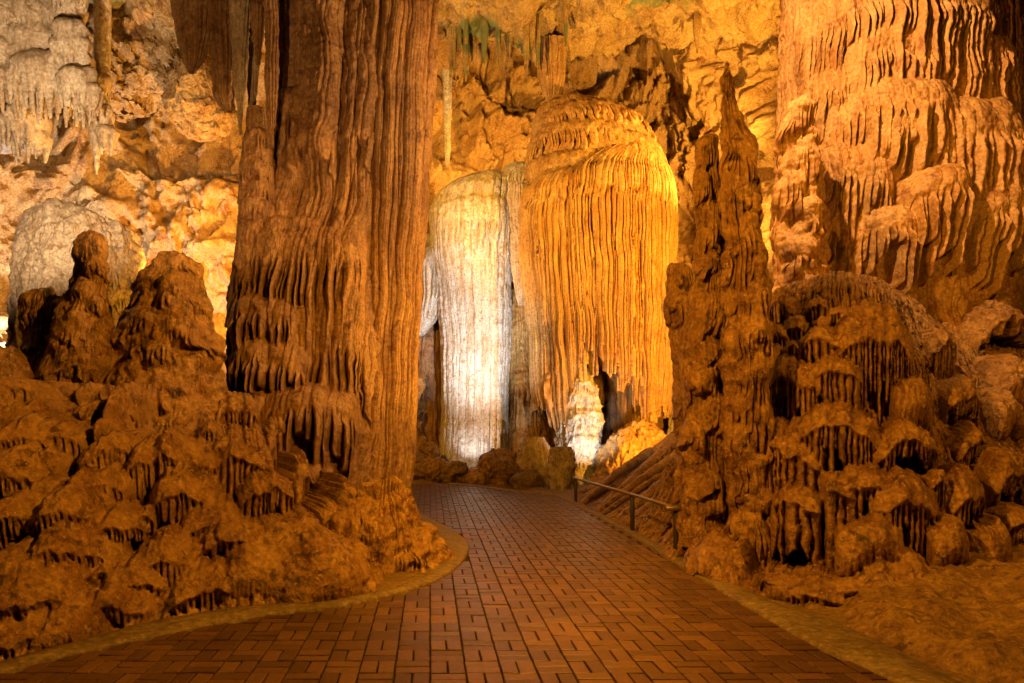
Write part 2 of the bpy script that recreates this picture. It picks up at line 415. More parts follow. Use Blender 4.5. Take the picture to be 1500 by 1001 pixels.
# ------------------------------------------------------------------ flowstone as a field: domes with dripping rims melted into each other
class Field:
    def __init__(s, lo, hi, h):
        s.lo, s.h = np.array(lo, np.float32), h
        s.n = np.ceil((np.array(hi) - s.lo) / h).astype(int) + 1
        s.A = np.full(s.n, .2, np.float32); s.I = np.zeros(s.n, np.int16)
        s.ax = [s.lo[i] + h * np.arange(s.n[i], dtype=np.float32) for i in range(3)]
    def add(s, fn, lo, hi, k=.03, pid=0):
        a = np.clip(np.floor((np.array(lo) - s.lo) / s.h).astype(int) - 1, 0, s.n)
        b = np.clip(np.ceil((np.array(hi) - s.lo) / s.h).astype(int) + 2, 0, s.n)
        if (b - a).min() <= 0: return
        sl = tuple(slice(i, j) for i, j in zip(a, b))
        D = fn(s.ax[0][sl[0]][:, None, None], s.ax[1][sl[1]][None, :, None], s.ax[2][sl[2]][None, None, :]).astype(np.float32)
        A = s.A[sl]; s.I[sl] = np.where(D < A, pid, s.I[sl])
        hh = np.clip(k - np.abs(A - D), 0, None) / k
        s.A[sl] = np.minimum(A, D) - hh * hh * k * .25
    def ellipsoid(s, c, r, k=.03, pid=0):
        c, r = np.asarray(c, float), np.asarray(r, float); m = k + .05
        def fn(x, y, z):
            q = np.sqrt(((x - c[0]) / r[0]) ** 2 + ((y - c[1]) / r[1]) ** 2 + ((z - c[2]) / r[2]) ** 2)
            g = np.sqrt(((x - c[0]) / r[0] ** 2) ** 2 + ((y - c[1]) / r[1] ** 2) ** 2 + ((z - c[2]) / r[2] ** 2) ** 2) + 1e-6
            return q * (q - 1) / g
        s.add(fn, c - r - m, c + r + m, k, pid)
    def cone(s, p, q, r0, r1, k=.02, pid=0):
        p, q = np.asarray(p, float), np.asarray(q, float); e = q - p; ee = (e * e).sum() + 1e-9; m = max(r0, r1) + k + .03
        def fn(x, y, z):
            t = np.clip(((x - p[0]) * e[0] + (y - p[1]) * e[1] + (z - p[2]) * e[2]) / ee, 0, 1)
            return np.sqrt((x - p[0] - t * e[0]) ** 2 + (y - p[1] - t * e[1]) ** 2 + (z - p[2] - t * e[2]) ** 2) - (r0 + (r1 - r0) * t)
        s.add(fn, np.minimum(p, q) - m, np.maximum(p, q) + m, k, pid)
    def lump(s, c, r, flat=.62, L=.2, dr=.03, rnd=random, k=.03, pid=0, yaw=0., spread=1.9, deep=.85):
        """a dome with a fringe of drips hanging from its rim"""
        c = np.asarray(c, float)
        s.ellipsoid(c, (r, r * deep, r * flat), k, pid)
        for _ in range(4):                                           # knobs make the dome uneven
            a = rnd.uniform(-1.5, 1.5) + yaw; u = r * rnd.uniform(.45, .8)
            s.ellipsoid(c + (u * math.sin(a), -u * math.cos(a) * deep, rnd.uniform(-.05, .35) * r), np.array([1, 1, .8]) * r * rnd.uniform(.25, .45), k, pid)
        if L <= 0: return
        a = -spread + rnd.uniform(0, 2 * dr / r)
        while a < spread:
            w = dr * rnd.uniform(.6, 1.35); u = r * rnd.uniform(.86, 1.0) - w * .5
            p = c + (u * math.sin(a + yaw), -u * deep * math.cos(a + yaw), .04 * r + rnd.uniform(-.06, .06) * r)
            l = L * rnd.uniform(.5, 1.15) * (.6 + .4 * math.cos(a * .7)) + .12 * r
            q = p + (-.10 * l * math.sin(a + yaw) + rnd.uniform(-.012, .012), .10 * l * math.cos(a + yaw), -l)
            m = p * .55 + q * .45 + (rnd.uniform(-.3, .3) * w, 0, 0)
            s.cone(p, m, w * 1.25, w * .9, .02, pid); s.cone(m, q, w * .9, w * .45, .008, pid)
            a += 2.35 * w / r * rnd.uniform(.85, 1.35)
    def surface(s, amp=1., keep=None, pop=.014):
        A = np.clip(s.A, -2.5 * s.h, 2.5 * s.h); G = vdb.FloatGrid(background=2.5 * s.h); G.copyFromArray(A)
        V, Q = G.convertToQuads(isovalue=0.0); Q = Q.astype(np.int64)
        idx = np.clip(np.round(V[Q].mean(1)).astype(int), 0, s.n - 1); fid = s.I[idx[:, 0], idx[:, 1], idx[:, 2]]
        V = V * s.h + s.lo
        N = vnormals(V, Q)
        up = V[:, 2] > V[:, 2].max() - .05
        if (N[:, 2][up]).mean() < 0: Q = Q[:, ::-1]; N = -N
        w = fbm(V, .22, 2, 3)
        dsp = .012 * fbm(V, .16, 2, 1) + .005 * fbm(V, .05, 3, 2, .55)
        dsp += pop * (.5 - worley(V + .02 * w[:, None], .055, 1)) * (.5 + .8 * smooth(N[:, 2], -.3, .5)) + pop * .5 * (.5 - worley(V, .026, 2))
        V = V + N * (amp * dsp)[:, None]
        if keep is not None:
            c = V[Q].mean(1); m = keep(c); Q, fid = Q[m], fid[m]
        return V, Q, fid, vnormals(V, Q)

def emit_parts(F_, root, mat, names, keep=None, amp=1., pop=.014):
    """split the surface by the dome each face grew from: every dome with its fringe is a part"""
    V, Q, fid, N = F_.surface(amp, keep, pop)
    for pid in np.unique(fid):
        q = Q[fid == pid]
        if len(q) < 30 and pid: continue
        u, inv = np.unique(q, return_inverse=True)
        mesh(names.get(int(pid), 'ledge'), V[u], inv.reshape(-1, 4), mat, root, N[u])

def hit(px, py, hfun, d0, d1):
    """where the line of sight through a photograph point meets the slope hfun"""
    d = np.linspace(d0, d1, 700); x = (px - PX) * d / F; z = CH + (PY - py) * d / F
    ok = np.nonzero(hfun(x, d) >= z)[0]
    return d[ok[0]] if len(ok) else d1

# ---- flowstone banks: a slope that recedes behind tiers of ledges, each ledge a knobbly dome with a fringe of drips below its rim
def bank(root, mat, curve, focus, prof, ledges, zmax, seed, recess=.28, fill=60, region=None, res=.0115, lows=None, fillr=(12, 48), dwk=1.0, pop=.012):
    """curve: foot line on the ground, left to right. prof: (height, distance back from the foot). ledges: (px, rim py, half width px, drip px, name)"""
    R = random.Random(seed)
    c = resample(np.asarray(curve, float), .05); sl = np.concatenate([[0], np.cumsum(np.linalg.norm(np.diff(c, axis=0), axis=1))])
    s = np.arange(0, sl[-1], res); z = np.concatenate([np.arange(-.12, zmax, res)])
    C = np.stack([np.interp(s, sl, c[:, 0]), np.interp(s, sl, c[:, 1])], 1)
    k = int(.5 / res); ker = np.hanning(2 * k + 1); ker /= ker.sum()
    Cs = np.stack([np.convolve(np.pad(C[:, i], k, mode='reflect', reflect_type='odd'), ker, 'valid') for i in (0, 1)], 1)
    T = np.gradient(Cs, axis=0); T /= np.linalg.norm(T, axis=1)[:, None]; n = np.array(focus) - Cs; n /= np.linalg.norm(n, axis=1)[:, None]   # into the rock
    S, Z = np.meshgrid(s, z); prof = np.array(prof, float)
    low = np.ones(len(s)) if lows is None else np.interp(C[:, 0], *zip(*lows))
    if lows: low = low * (1 + .16 * n1(s / .8, seed + 4) + .08 * n1(s / .25, seed + 5))
    e0 = lambda zz, ss: np.interp(zz / np.interp(ss, s, low), prof[:, 0], prof[:, 1]) + .10 * n1(ss / .7, seed) + .08 * n1(ss / .3 + zz, seed + 1)
    q = np.stack([S, Z, S * 0 + seed], -1)
    E = e0(Z, S) + recess * smooth(Z, -.05, .3) + .10 * fbm(q, .45, 3, seed)
    lb, li, _ = cells(S + .06 * perlin(q / .4), .075, seed); E = E - (.055 + .05 * RND[(li * 3) % 4096]) * (lb - .5)
    lb2, _, _ = cells(S + .06 * perlin(q / .4 + 4), .21, seed + 2); E = E - .10 * (lb2 - .5)
    E0 = e0(Z, S); BX = Cs[:, 0] + n[:, 0] * E0; BY = Cs[:, 1] + n[:, 1] * E0
    prx = PX + BX * F / BY; pry = PY - (Z - CH) * F / BY
    I = np.zeros(E.shape, np.int16); names = {0: 'flowstone_slope'}
    L = list(ledges); taken = [(a, b + .4 * e, w, .6 * w + .5 * e) for a, b, w, e, _ in L]
    for _ in range(4000):
        if len(L) >= len(ledges) + fill: break
        w = R.uniform(*fillr); a, b, e = R.uniform(region[0], region[2]), R.uniform(region[1], region[3]), w * R.uniform(.8, 2.4)
        if a > 1370 and b < 600: continue
        if any(((a - x) / (w + ww)) ** 2 + ((b - y) / (w * .5 + hh)) ** 2 < .5 for x, y, ww, hh in taken): continue
        taken.append((a, b, w, w * .6)); L.append((a, b, w, e, 'ledge' if w > 22 else 'knob'))
    m = 0; L.sort(key=lambda t: -(t[3] >= 80))                # the long curtains first: their alcoves are hollowed out of the slope
    for (a, b, hwp, dlp, nm) in L:
        D2 = (prx - a) ** 2 + (pry - b) ** 2 + 1e3 * (BY < 0); iz, js = np.unravel_index(np.argmin(D2), D2.shape)
        if D2[iz, js] > 600: continue
        m += 1; names[m] = nm; d = BY[iz, js]; hw, dl, s0, z0 = hwp * d / F, dlp * d / F, s[js], z[iz]
        face = abs(T[js, 0]) + .35; hw /= min(1, face); hw *= R.uniform(1.0, 1.35); dl *= 1.35
        j0, j1 = max(0, js - int(1.1 * hw / res) - 2), js + int(1.1 * hw / res) + 3
        k0, k1 = max(0, iz - int(2.0 * dl / res + .5 * hw / res) - 6), iz + int(1.5 * hw / res) + 6
        ss, zz = S[k0:k1, j0:j1], Z[k0:k1, j0:j1]
        qq = (ss - s0) / hw; w = np.clip(1 - qq * qq, 0, 1)
        line = z0 - .42 * hw * qq * qq + .16 * hw * n1(ss / .18, m) + .03 * n1(ss / .06, m + 50)
        dz = zz - line; rise = hw * R.uniform(.30, .60) + .025
        rim = e0(z0 - .2 * hw * qq * qq, ss) - .04 - R.uniform(.05, .45) * hw + (1 - np.sqrt(w)) * R.uniform(.6, 1.15) * hw + .03 * R.uniform(-1, 1) + .06 * hw * n1(ss / .2, m + 9)
        dw = (.0062 * d + .008) * dwk * R.uniform(.8, 1.25) * (1.8 if dlp >= 110 else 1)
        ball = nm == 'boulder' or (nm == 'knob' and R.random() < .5)
        lb, li, _ = cells(ss + .3 * dw * perlin(np.stack([ss / .12, zz / .14, ss * 0 + m], -1)), dw, seed * 31 + m, .5)
        r1, r2 = RND[(li * 29 + m * 101) % 4096], RND[(li * 5 + m * 17) % 4096]
        Lk = dl * (.35 + .8 * r1 + .5 * n1(ss / .25, m + 3)) + .03; tt = np.clip(-dz / Lk, 0, 1)
        up = rim + (.85 * hw + .10) * (1 - np.sqrt(np.clip(1 - (dz / rise) ** 2, 0, 1))) - .012 * lb * smooth(dz, .4 * rise, 0)
        g = smooth(-dz, -.015, .05)
        dn = rim + g * (.15 * np.clip(1 - lb + .25 * tt ** 2, 0, 1) ** 1.6 + .045 * r2) + .05 * smooth(-dz, 0, dl + .1)
        if ball:                                             # a rounded knob with nothing hanging from it
            rise = hw * R.uniform(.55, .8); up = rim + .9 * hw * (1 - np.sqrt(np.clip(1 - (dz / rise) ** 2, 0, 1)))
            dn = rim + .9 * hw * (1 - np.sqrt(np.clip(1 - (dz / (.75 * hw)) ** 2, 0, 1))) + .03 * g * (1 - lb); tt = np.clip(-dz / (.75 * hw), 0, 1)
        e = np.where(dz >= 0, np.where(dz < rise, up, 9), np.where(tt < 1, dn, 9)); e = np.where(w > 0, e, 9)
        if dlp >= 80:
            hollow = smooth(w, .02, .5) * smooth(-dz, -.02, .05) * smooth(1.05 + .25 * (r1 - .5) + dz / dl, 0, .12)
            E[k0:k1, j0:j1] = E[k0:k1, j0:j1] + hollow * np.maximum(rim + .20 - E[k0:k1, j0:j1], 0)
        sub_ = E[k0:k1, j0:j1]; hit_ = e < sub_
        I[k0:k1, j0:j1] = np.where(hit_, m, I[k0:k1, j0:j1])
        hk = np.clip(.03 - np.abs(sub_ - e), 0, None) / .03
        E[k0:k1, j0:j1] = np.minimum(sub_, e) - hk * hk * .0075 * (np.abs(e) < 8)
    V = np.stack([Cs[:, 0] + n[:, 0] * E, Cs[:, 1] + n[:, 1] * E, Z], -1).reshape(-1, 3).astype(np.float32)
    Q = grid_quads(len(z), len(s)); N = vnormals(V, Q)
    if N[:, 1].mean() > 0: Q = Q[:, ::-1]; N = -N
    w = fbm(V, .22, 2, 3)
    up = smooth(N[:, 2], -.2, .6)
    dsp = (.006 + .014 * up) * fbm(V, .15, 3, 1) + (.002 + .005 * up) * fbm(V, .045, 3, 2, .55) + (.2 * pop + 2.2 * pop * up) * (.5 - worley(V + .02 * w[:, None], .06, 1)) + pop * .9 * up * (.5 - worley(V, .028, 2))
    V = V + N * dsp[:, None]; N = vnormals(V, Q)
    fid = np.sort(I.ravel()[Q], 1)[:, 1].reshape(len(z) - 1, len(s) - 1)
    lab = np.arange(fid.size).reshape(fid.shape)             # connected patches: every part is one piece, crumbs join their neighbour
    sv, sh = fid[1:] == fid[:-1], fid[:, 1:] == fid[:, :-1]
    for _ in range(900):
        old = lab.copy()
        for _k in range(3):
            m_ = np.where(sv, np.minimum(lab[1:], lab[:-1]), 0); lab[1:] = np.where(sv, m_, lab[1:]); lab[:-1] = np.where(sv, m_, lab[:-1])
            m_ = np.where(sh, np.minimum(lab[:, 1:], lab[:, :-1]), 0); lab[:, 1:] = np.where(sh, m_, lab[:, 1:]); lab[:, :-1] = np.where(sh, m_, lab[:, :-1])
        lab = lab.ravel()[lab.ravel()[lab.ravel()]].reshape(lab.shape)
        if (lab == old).all(): break
    for _ in range(3):
        u, inv, cnt = np.unique(lab, return_inverse=True, return_counts=True); inv = inv.reshape(lab.shape); lf = fid.ravel()[u]; big = {}
        for k_, (p_, c_) in enumerate(zip(lf, cnt)): big[p_] = max(big.get(p_, 0), c_)
        bad = np.array([(c_ < big[p_] and (p_ or c_ < 120)) or c_ < 24 for p_, c_ in zip(lf, cnt)])[inv]
        if not bad.any(): break
        for _k in range(200):                                # grow the neighbours over the crumbs
            for a_, b_ in ((np.s_[1:], np.s_[:-1]), (np.s_[:-1], np.s_[1:]), (np.s_[:, 1:], np.s_[:, :-1]), (np.s_[:, :-1], np.s_[:, 1:])):
                t_ = bad[a_] & ~bad[b_]
                lab[a_] = np.where(t_, lab[b_], lab[a_]); fid[a_] = np.where(t_, fid[b_], fid[a_]); bad[a_] &= ~t_
            if not bad.any(): break
    fid, lab = fid.ravel(), lab.ravel()
    for pc in np.unique(lab):
        qd = Q[lab == pc]
        u, inv = np.unique(qd, return_inverse=True)
        mesh(names[int(fid[np.argmax(lab == pc)])], V[u], inv.reshape(-1, 4), mat, root, N[u])

def cells(S, width, seed, jit=.6):
    r = np.random.RandomState(seed); lo, hi = S.min() - 1, S.max() + 1
    b = lo + np.cumsum(width * (1 + jit * r.uniform(-1, 1, int((hi - lo) / (width * (1 - jit))) + 4)))
    i = np.clip(np.searchsorted(b, S.ravel()).reshape(S.shape), 1, len(b) - 1)
    t = (S - b[i - 1]) / (b[i] - b[i - 1]) * 2 - 1
    return np.sqrt(np.clip(1 - t * t, 0, 1)), i, (b[i] - b[i - 1]) / width

left_lumps = [  # px, rim py, half width px, drip length px, name
    (240, 600, 78, 36, 'ledge'), (250, 668, 84, 34, 'ledge'), (345, 672, 46, 85, 'ledge'), (170, 660, 45, 34, 'ledge'), (140, 712, 50, 34, 'ledge'), (265, 726, 62, 40, 'ledge'), (310, 770, 44, 44, 'ledge'),
    (96, 752, 54, 34, 'ledge'), (90, 806, 68, 50, 'ledge'), (240, 816, 50, 48, 'ledge'), (196, 850, 54, 30, 'ledge'), (170, 770, 44, 44, 'ledge'),
    (372, 850, 60, 26, 'boulder'), (432, 808, 66, 36, 'ledge'), (478, 850, 70, 14, 'boulder'), (296, 864, 46, 20, 'ledge'), (50, 878, 72, 34, 'ledge'), (165, 884, 84, 22, 'ledge'),
    (36, 934, 66, 26, 'ledge'), (112, 916, 50, 18, 'boulder'), (30, 836, 48, 40, 'ledge'), (20, 690, 54, 44, 'ledge'), (40, 640, 44, 40, 'ledge'), (90, 640, 40, 60, 'ledge'),
    (390, 548, 50, 30, 'ledge'), (424, 598, 52, 30, 'ledge'), (410, 636, 50, 150, 'ledge'), (446, 690, 38, 95, 'ledge'), (350, 600, 44, 40, 'ledge'),
    (345, 520, 44, 44, 'ledge'), (15, 760, 44, 34, 'ledge'), (392, 720, 40, 60, 'ledge'), (520, 845, 40, 20, 'ledge'), (340, 790, 46, 50, 'ledge')]
LB = np.array([(-5.6, 2.2), (-3.7, 2.75), (-3.05, 3.55), (-2.5, 4.22), (-2.12, 4.80), (-1.9, 5.10), (-1.45, 5.42), (-.9, 5.66), (-.62, 5.9), (-.5, 6.3), (-.5, 7.0)])
bank_l = thing('flowstone_bank', 'ochre flowstone bank of knobbly ledges left of the brick path', 'flowstone', (-2.2, 5.6, 0))
bank(bank_l, M_bank, LB, (-3.3, 12.0), [(-.2, -.05), (0, 0), (.25, .10), (.5, .34), (.9, .75), (1.2, 1.12), (1.4, 1.5), (1.62, 2.05), (1.8, 2.7)], left_lumps, 1.75, 11, .38, 40, (0, 560, 560, 950),
     lows=[(-6, 1), (-2.0, 1), (-1.15, .97), (-.8, .72), (-.4, .45), (.3, .4)])

def stack(name, label, d, rows, mat, seed, h=.013, lumps=30, dr=.02, drip=.12, group=None, cat='stalagmite', amp=1., pop=.014, lr=(.35, .7), names=None, knob='knob'):
    """a stalagmite: rows of (py, px, half width) give its outline; lumps with drips grow on it"""
    r = random.Random(seed); R = [(at(px, py, d), hw * d / F) for py, px, hw in rows]
    P = np.array([p for p, _ in R]); m = max(w for _, w in R) * 1.35 + .1
    f = Field(P.min(0) - m, P.max(0) + m, h)
    for (p, a), (q, b) in zip(R[:-1], R[1:]): f.cone(p, q, a * .74, b * .74, .05, 0)
    z0, z1 = P[-1, 2], P[0, 2]; nm = {0: 'core'}
    for i in range(lumps):
        t = (i + r.random()) / lumps; z = z1 + (z0 - z1) * t
        o = np.argsort(P[:, 2]); c = np.array([np.interp(z, P[o, 2], P[o, j]) for j in range(3)]); w = float(np.interp(z, P[o, 2], np.array([b for _, b in R])[o]))
        a = r.uniform(-1.9, 1.9); lw = w * r.uniform(*lr); u = max(0, w * 1.0 - lw * .8)
        f.lump(c + (u * math.sin(a), -u * math.cos(a), 0), lw, r.uniform(.6, 1.1), drip * r.uniform(.4, 1.3), dr, r, pid=(i + 1) if lw > .085 else 0, yaw=a, spread=1.5); nm[i + 1] = knob
    root = thing(name, label, cat, (P[-1, 0], P[-1, 1], z0), group)
    emit_parts(f, root, mat, nm, lambda c: c[:, 2] > -.1, amp, pop)
    return root
# ---- right flowstone mound
right_lumps = [(1430, 446, 90, 20, 'ledge'), (1285, 500, 112, 80, 'ledge'), (1200, 500, 44, 60, 'ledge'), (1390, 505, 60, 50, 'ledge'), (1460, 470, 70, 12, 'ledge'), (1225, 548, 40, 50, 'ledge'), (1345, 590, 44, 18, 'boulder'),
    (1218, 630, 70, 64, 'ledge'), (1333, 646, 62, 44, 'ledge'), (1430, 650, 52, 34, 'ledge'), (1333, 738, 58, 84, 'ledge'), (1205, 712, 50, 150, 'ledge'), (1268, 712, 40, 60, 'ledge'),
    (1280, 802, 48, 14, 'boulder'), (1318, 866, 86, 18, 'boulder'), (1425, 728, 66, 34, 'ledge'), (1462, 806, 68, 14, 'boulder'), (1400, 800, 38, 24, 'boulder'), (1160, 640, 40, 110, 'ledge'), (1150, 560, 44, 80, 'ledge'),
    (1092, 742, 48, 130, 'ledge'), (1040, 712, 32, 130, 'ledge'), (1135, 660, 40, 200, 'ledge'), (1480, 610, 44, 24, 'boulder'), (1410, 580, 54, 24, 'ledge'), (1062, 650, 34, 80, 'ledge'), (1474, 694, 54, 24, 'ledge'), (1490, 560, 48, 20, 'boulder'), (1160, 740, 40, 120, 'ledge')]
RB = np.array([(2.72, 9.8), (2.62, 8.6), (2.52, 7.6), (2.50, 6.9), (2.58, 6.25), (2.74, 5.66), (3.05, 5.42), (3.5, 5.38), (4.1, 5.55), (5.2, 6.3), (7.0, 7.0), (9, 7.4)])
mound = thing('flowstone_mound', 'big brown flowstone mound with dripping ledges right of the path', 'flowstone', (3.6, 6.4, 0))
bank(mound, M_mound, RB, (7.0, 12.5), [(-.2, -.05), (0, 0), (.35, .12), (.72, .38), (1.0, .75), (1.45, 1.25), (2.3, 1.85), (2.9, 2.5), (3.15, 3.0), (3.3, 4.6)], right_lumps, 3.32, 23, .42, 40, (1030, 440, 1500, 880), dwk=1.15)

# ------------------------------------------------------------------ fluted formations: an outline read off the photograph, ledges and flutes as relief
def form(name, parent, mat, d, rows, depth=.8, nth=500, step=.03, flute=(.12, .05), ledges=(), rough=.03, seed=0, bottoms=None, back=60, warp=.25, flat=None, micro=0., front=1.8, fall=None, lumpy=0., lean=0., flute2=None):
    """rows: (py, left px, right px). ledges: (left px, right px, py, protrusion m, rise m, drip length m, drip width m, arch m)"""
    rows = np.array(rows, float)
    zend = CH + (PY - rows[-1, 0]) * d / F
    def zof(py):                                         # height of a photograph row on a face that leans back by lean
        k = (PY - py) / F; return CH + k * (d + lean * (CH - zend)) / (1 - lean * k)
    z = zof(rows[:, 0]); dl = d + lean * (np.clip(z.mean(), 0, 6) - zend)
    cx = ((rows[:, 1] + rows[:, 2]) / 2 - PX) * dl / F; rx = (rows[:, 2] - rows[:, 1]) / 2 * dl / F
    s = np.concatenate([[0], np.cumsum(np.hypot(np.diff(z), np.diff(rx) * .7))]); ns = max(12, int(s[-1] / step))
    t = np.linspace(0, s[-1], ns)
    def itp(v):
        f = np.interp(t, s, v)
        w = max(1, int(.10 / step)); kk = np.ones(2 * w + 1) / (2 * w + 1)
        return np.convolve(np.pad(f, w, mode='reflect', reflect_type='odd'), kk, 'valid')
    z, cx, rx = itp(z), itp(cx), np.maximum(itp(rx), .004)
    th = np.concatenate([np.linspace(-math.pi, -front, back, endpoint=False), np.linspace(-front, front, nth, endpoint=False), np.linspace(front, math.pi, back, endpoint=False)])
    ry = rx * depth if flat is None else np.minimum(rx * 1.0, flat) * depth
    TH, Z = np.meshgrid(th, z); RX, CX, RY = (np.broadcast_to(v[:, None], TH.shape) for v in (rx, cx, ry))
    R0 = np.percentile(rx, 75); S = TH * R0
    if bottoms is not None:                              # each hanging fold ends where the photograph shows it ending
        pz = CH + (PY - np.interp(np.clip(np.sin(th), -1, 1) * R0 + np.percentile(cx, 50), (np.array(bottoms)[:, 0] - PX) * d / F, np.array(bottoms)[:, 1])) * d / F
        _, ci, _ = cells(th * R0, flute[0], seed + 1); pz = pz + .75 * (RND[(ci * 7) % 4096] - .5)
        top = z[0]; Z = top - (top - Z) * ((top - pz) / (top - z[-1]))[None, :]
    P = np.stack([CX + RX * np.sin(TH), d + lean * (Z - z[-1]) + (RY * -np.cos(TH)), Z], -1)
    dP0 = np.gradient(P, axis=0); dP1 = np.gradient(P, axis=1)
    N = np.cross(dP0, dP1); N /= np.maximum(np.linalg.norm(N, axis=-1), 1e-9)[..., None]
    if (N[:, len(th) // 2, 1]).mean() > 0: N = -N
    Sw = S + warp * flute[0] * 2.2 * perlin(np.stack([S / 1.1, Z / .9, S * 0 + seed], -1)) + warp * flute[0] * .8 * perlin(np.stack([S / .35, Z / .4, S * 0 + seed + 5], -1))
    lobe, ci, cw = cells(Sw, flute[0], seed + 1)
    lobe2, _, _ = cells(Sw, flute[0] * .37, seed + 2)
    steep = smooth(np.abs(N[..., 2]), .75, .35)          # tops of domes stay smooth
    if fall: steep = steep * smooth(Z, fall[0], fall[1])
    amp = flute[1] * (.55 + .9 * RND[(ci * 13) % 4096]) * (.75 + .5 * perlin(np.stack([S / .8, Z / 1.6, S * 0 + seed + 9], -1)))
    D = amp * (lobe - .6) * steep + .18 * flute[1] * (lobe2 - .6) * steep
    if flute2:
        l3, c3, _ = cells(S + .25 * flute2[0] * perlin(np.stack([S / 1.3, Z / 1.5, S * 0 + seed + 21], -1)), flute2[0], seed + 8)
        brk = smooth(perlin(np.stack([c3 * 3.7, Z / 1.1, S * 0 + seed], -1)), -.25, .25)
        D = D + flute2[1] * (l3 - .6) * steep * (.35 + .65 * brk)
    E = np.zeros_like(D)
    for k, (xl, xr, py, prot, rise, L, dw, arch) in enumerate(ledges):
        zl = zof(py); dk = d + lean * (zl - zend) - prot; iz = int(np.argmin(np.abs(z - zl)))
        f = lambda q: float(np.arcsin(np.clip(((q - PX) * dk / F - cx[iz]) / max(rx[iz], .05), -.999, .999)))
        a, b = f(xl), f(xr); q = (TH - (a + b) / 2) / max((b - a) / 2, .02)
        w = np.clip(1 - q * q, 0, 1) ** .4
        line = zl - arch * q * q + .10 * min(1, rise * 2) * n1(S / .45, seed + k) + .035 * n1(S / .13, seed + k + 40)
        dz = Z - line
        lb, li, _ = cells(S + .55 * dw * perlin(np.stack([S / .3, Z / .4, S * 0 + k], -1)) + np.minimum(dz, 0) * .025 * n1(S / .3, 7 + k), dw, seed * 31 + k)
        Lk = L * (.35 + 1.0 * RND[(li * 29 + k * 101) % 4096]); tt = np.clip(-dz / Lk, 0, 1)
        up = np.sqrt(np.clip(1 - (np.maximum(dz, 0) / rise) ** 2, 0, 1))
        g = np.clip((-dz - .13 * RND[(li * 11 + k * 7) % 4096]) / (.14 * L + .04), 0, 1); g = g * g * (3 - 2 * g)
        dn = (1 - .08 * tt ** 2 - .92 * smooth(tt, .82, 1)) * ((1 - g) + g * (.06 + .94 * np.clip(lb - .25 * tt ** 3, 0, 1) ** .8))
        h = prot * w * (.8 + .35 * RND[(li * 5 + k) % 4096] * g + .25 * n1(S / .5, 70 + k)) * np.where(dz >= 0, up, dn) - lean * np.maximum(-dz, 0)   # drips hang plumb while the wall behind them comes forward
        E = np.maximum(E, h * (np.abs(q) < 1))
    D = D * (1 - .5 * smooth(E, 0, .08)) + E
    Q3 = P * np.array([1, 1, .6], np.float32)
    D = D + rough * fbm(Q3, .5, 3, seed + 3) + rough * .45 * fbm(P, .12, 3, seed + 4, .55)
    if lumpy: D = D + lumpy * fbm(P, .26, 2, seed + 6) + lumpy * 1.2 * (.5 - worley(P + .06 * np.stack([perlin(P / .2 + 3)] * 3, -1), .2, seed + 1))
    if micro: D = D + micro * (.5 - worley(P * np.array([1, 1, .7]), .07, seed))
    fw = .95 * smooth(np.cos(TH), -.05, .4)[..., None]                # ledges on the near side jut forward rather than sideways
    Dir = N * (1 - fw) + fw * np.array([0, -1, 0]); Dir /= np.linalg.norm(Dir, axis=-1)[..., None]
    V = P + N * (D - E)[..., None] + Dir * E[..., None]
    q = grid_quads(ns, len(th), True)
    if vnormals(V.reshape(-1, 3), q)[:, 1].reshape(ns, -1)[:, len(th) // 2].mean() > 0: q = q[:, ::-1]
    return mesh(name, V.reshape(-1, 3), q, mat, parent)

def spire(label, d, rows, mat, seed, n=14, drip=.34, prot=.16, name='stalagmite', cat='stalagmite', **kw):
    """a stalagmite grown in tiers: swellings with dripping rims at uneven heights round its outline"""
    r = random.Random(seed); R = np.array(rows, float); L = []
    for k in range(n):
        py = R[0, 0] + (R[-1, 0] - R[0, 0]) * (k + r.uniform(.1, .9)) / n
        a, b = np.interp(py, R[:, 0], R[:, 1]), np.interp(py, R[:, 0], R[:, 2]); w = b - a
        x0 = a + w * r.uniform(-.1, .45); x1 = x0 + w * r.uniform(.5, .95); m = (x1 - x0) / 2 * d / F
        L.append((x0, min(x1, b), py, min(prot * r.uniform(.6, 1.3), .40 * w * d / F), r.uniform(.5, 1.1) * m + .04, drip * r.uniform(.5, 1.4), .0085 * d * r.uniform(.8, 1.2), .6 * m))
    o = form(name, None, mat, d, rows, .85, 300, .014, (.0095 * d, .03), L, .03, seed, back=40, warp=.5, **{'micro': .014, 'lumpy': .03, **kw})
    return tag(o, label, cat, None, 'thing')
spire('tall knobbly brown stalagmite with blunt round head beside pale rock', 7.0, [(336, 122, 140), (342, 112, 150), (370, 109, 154), (410, 106, 156), (450, 92, 158), (500, 82, 160), (560, 60, 158), (640, 40, 158), (720, 20, 160), (800, 10, 170)], M_bank, 5, 13, .12, .10, lumpy=.06, micro=.03)
spire('short dark rounded stalagmite stump at left edge beside the tall one', 7.3, [(422, 48, 74), (430, 36, 88), (455, 32, 94), (500, 36, 92), (560, 20, 96), (680, 0, 110)], M_bank, 6, 5, .1, .08, lumpy=.05, micro=.03)
spire('broad cone shaped knobbly stalagmite below the bright orange wall', 7.4, [(366, 250, 274), (376, 234, 286), (410, 214, 296), (450, 192, 306), (500, 172, 316), (560, 158, 326), (620, 150, 338), (720, 150, 345)], M_bank, 8, 22, .18, .16, lumpy=.07, micro=.03)
spire('low dark boulder like stalagmite cut by left photo edge', 6.6, [(505, -30, 14), (516, -50, 30), (560, -60, 40), (640, -60, 50), (760, -60, 60)], M_bank, 9, 5, .12, .1, lumpy=.05, micro=.03)
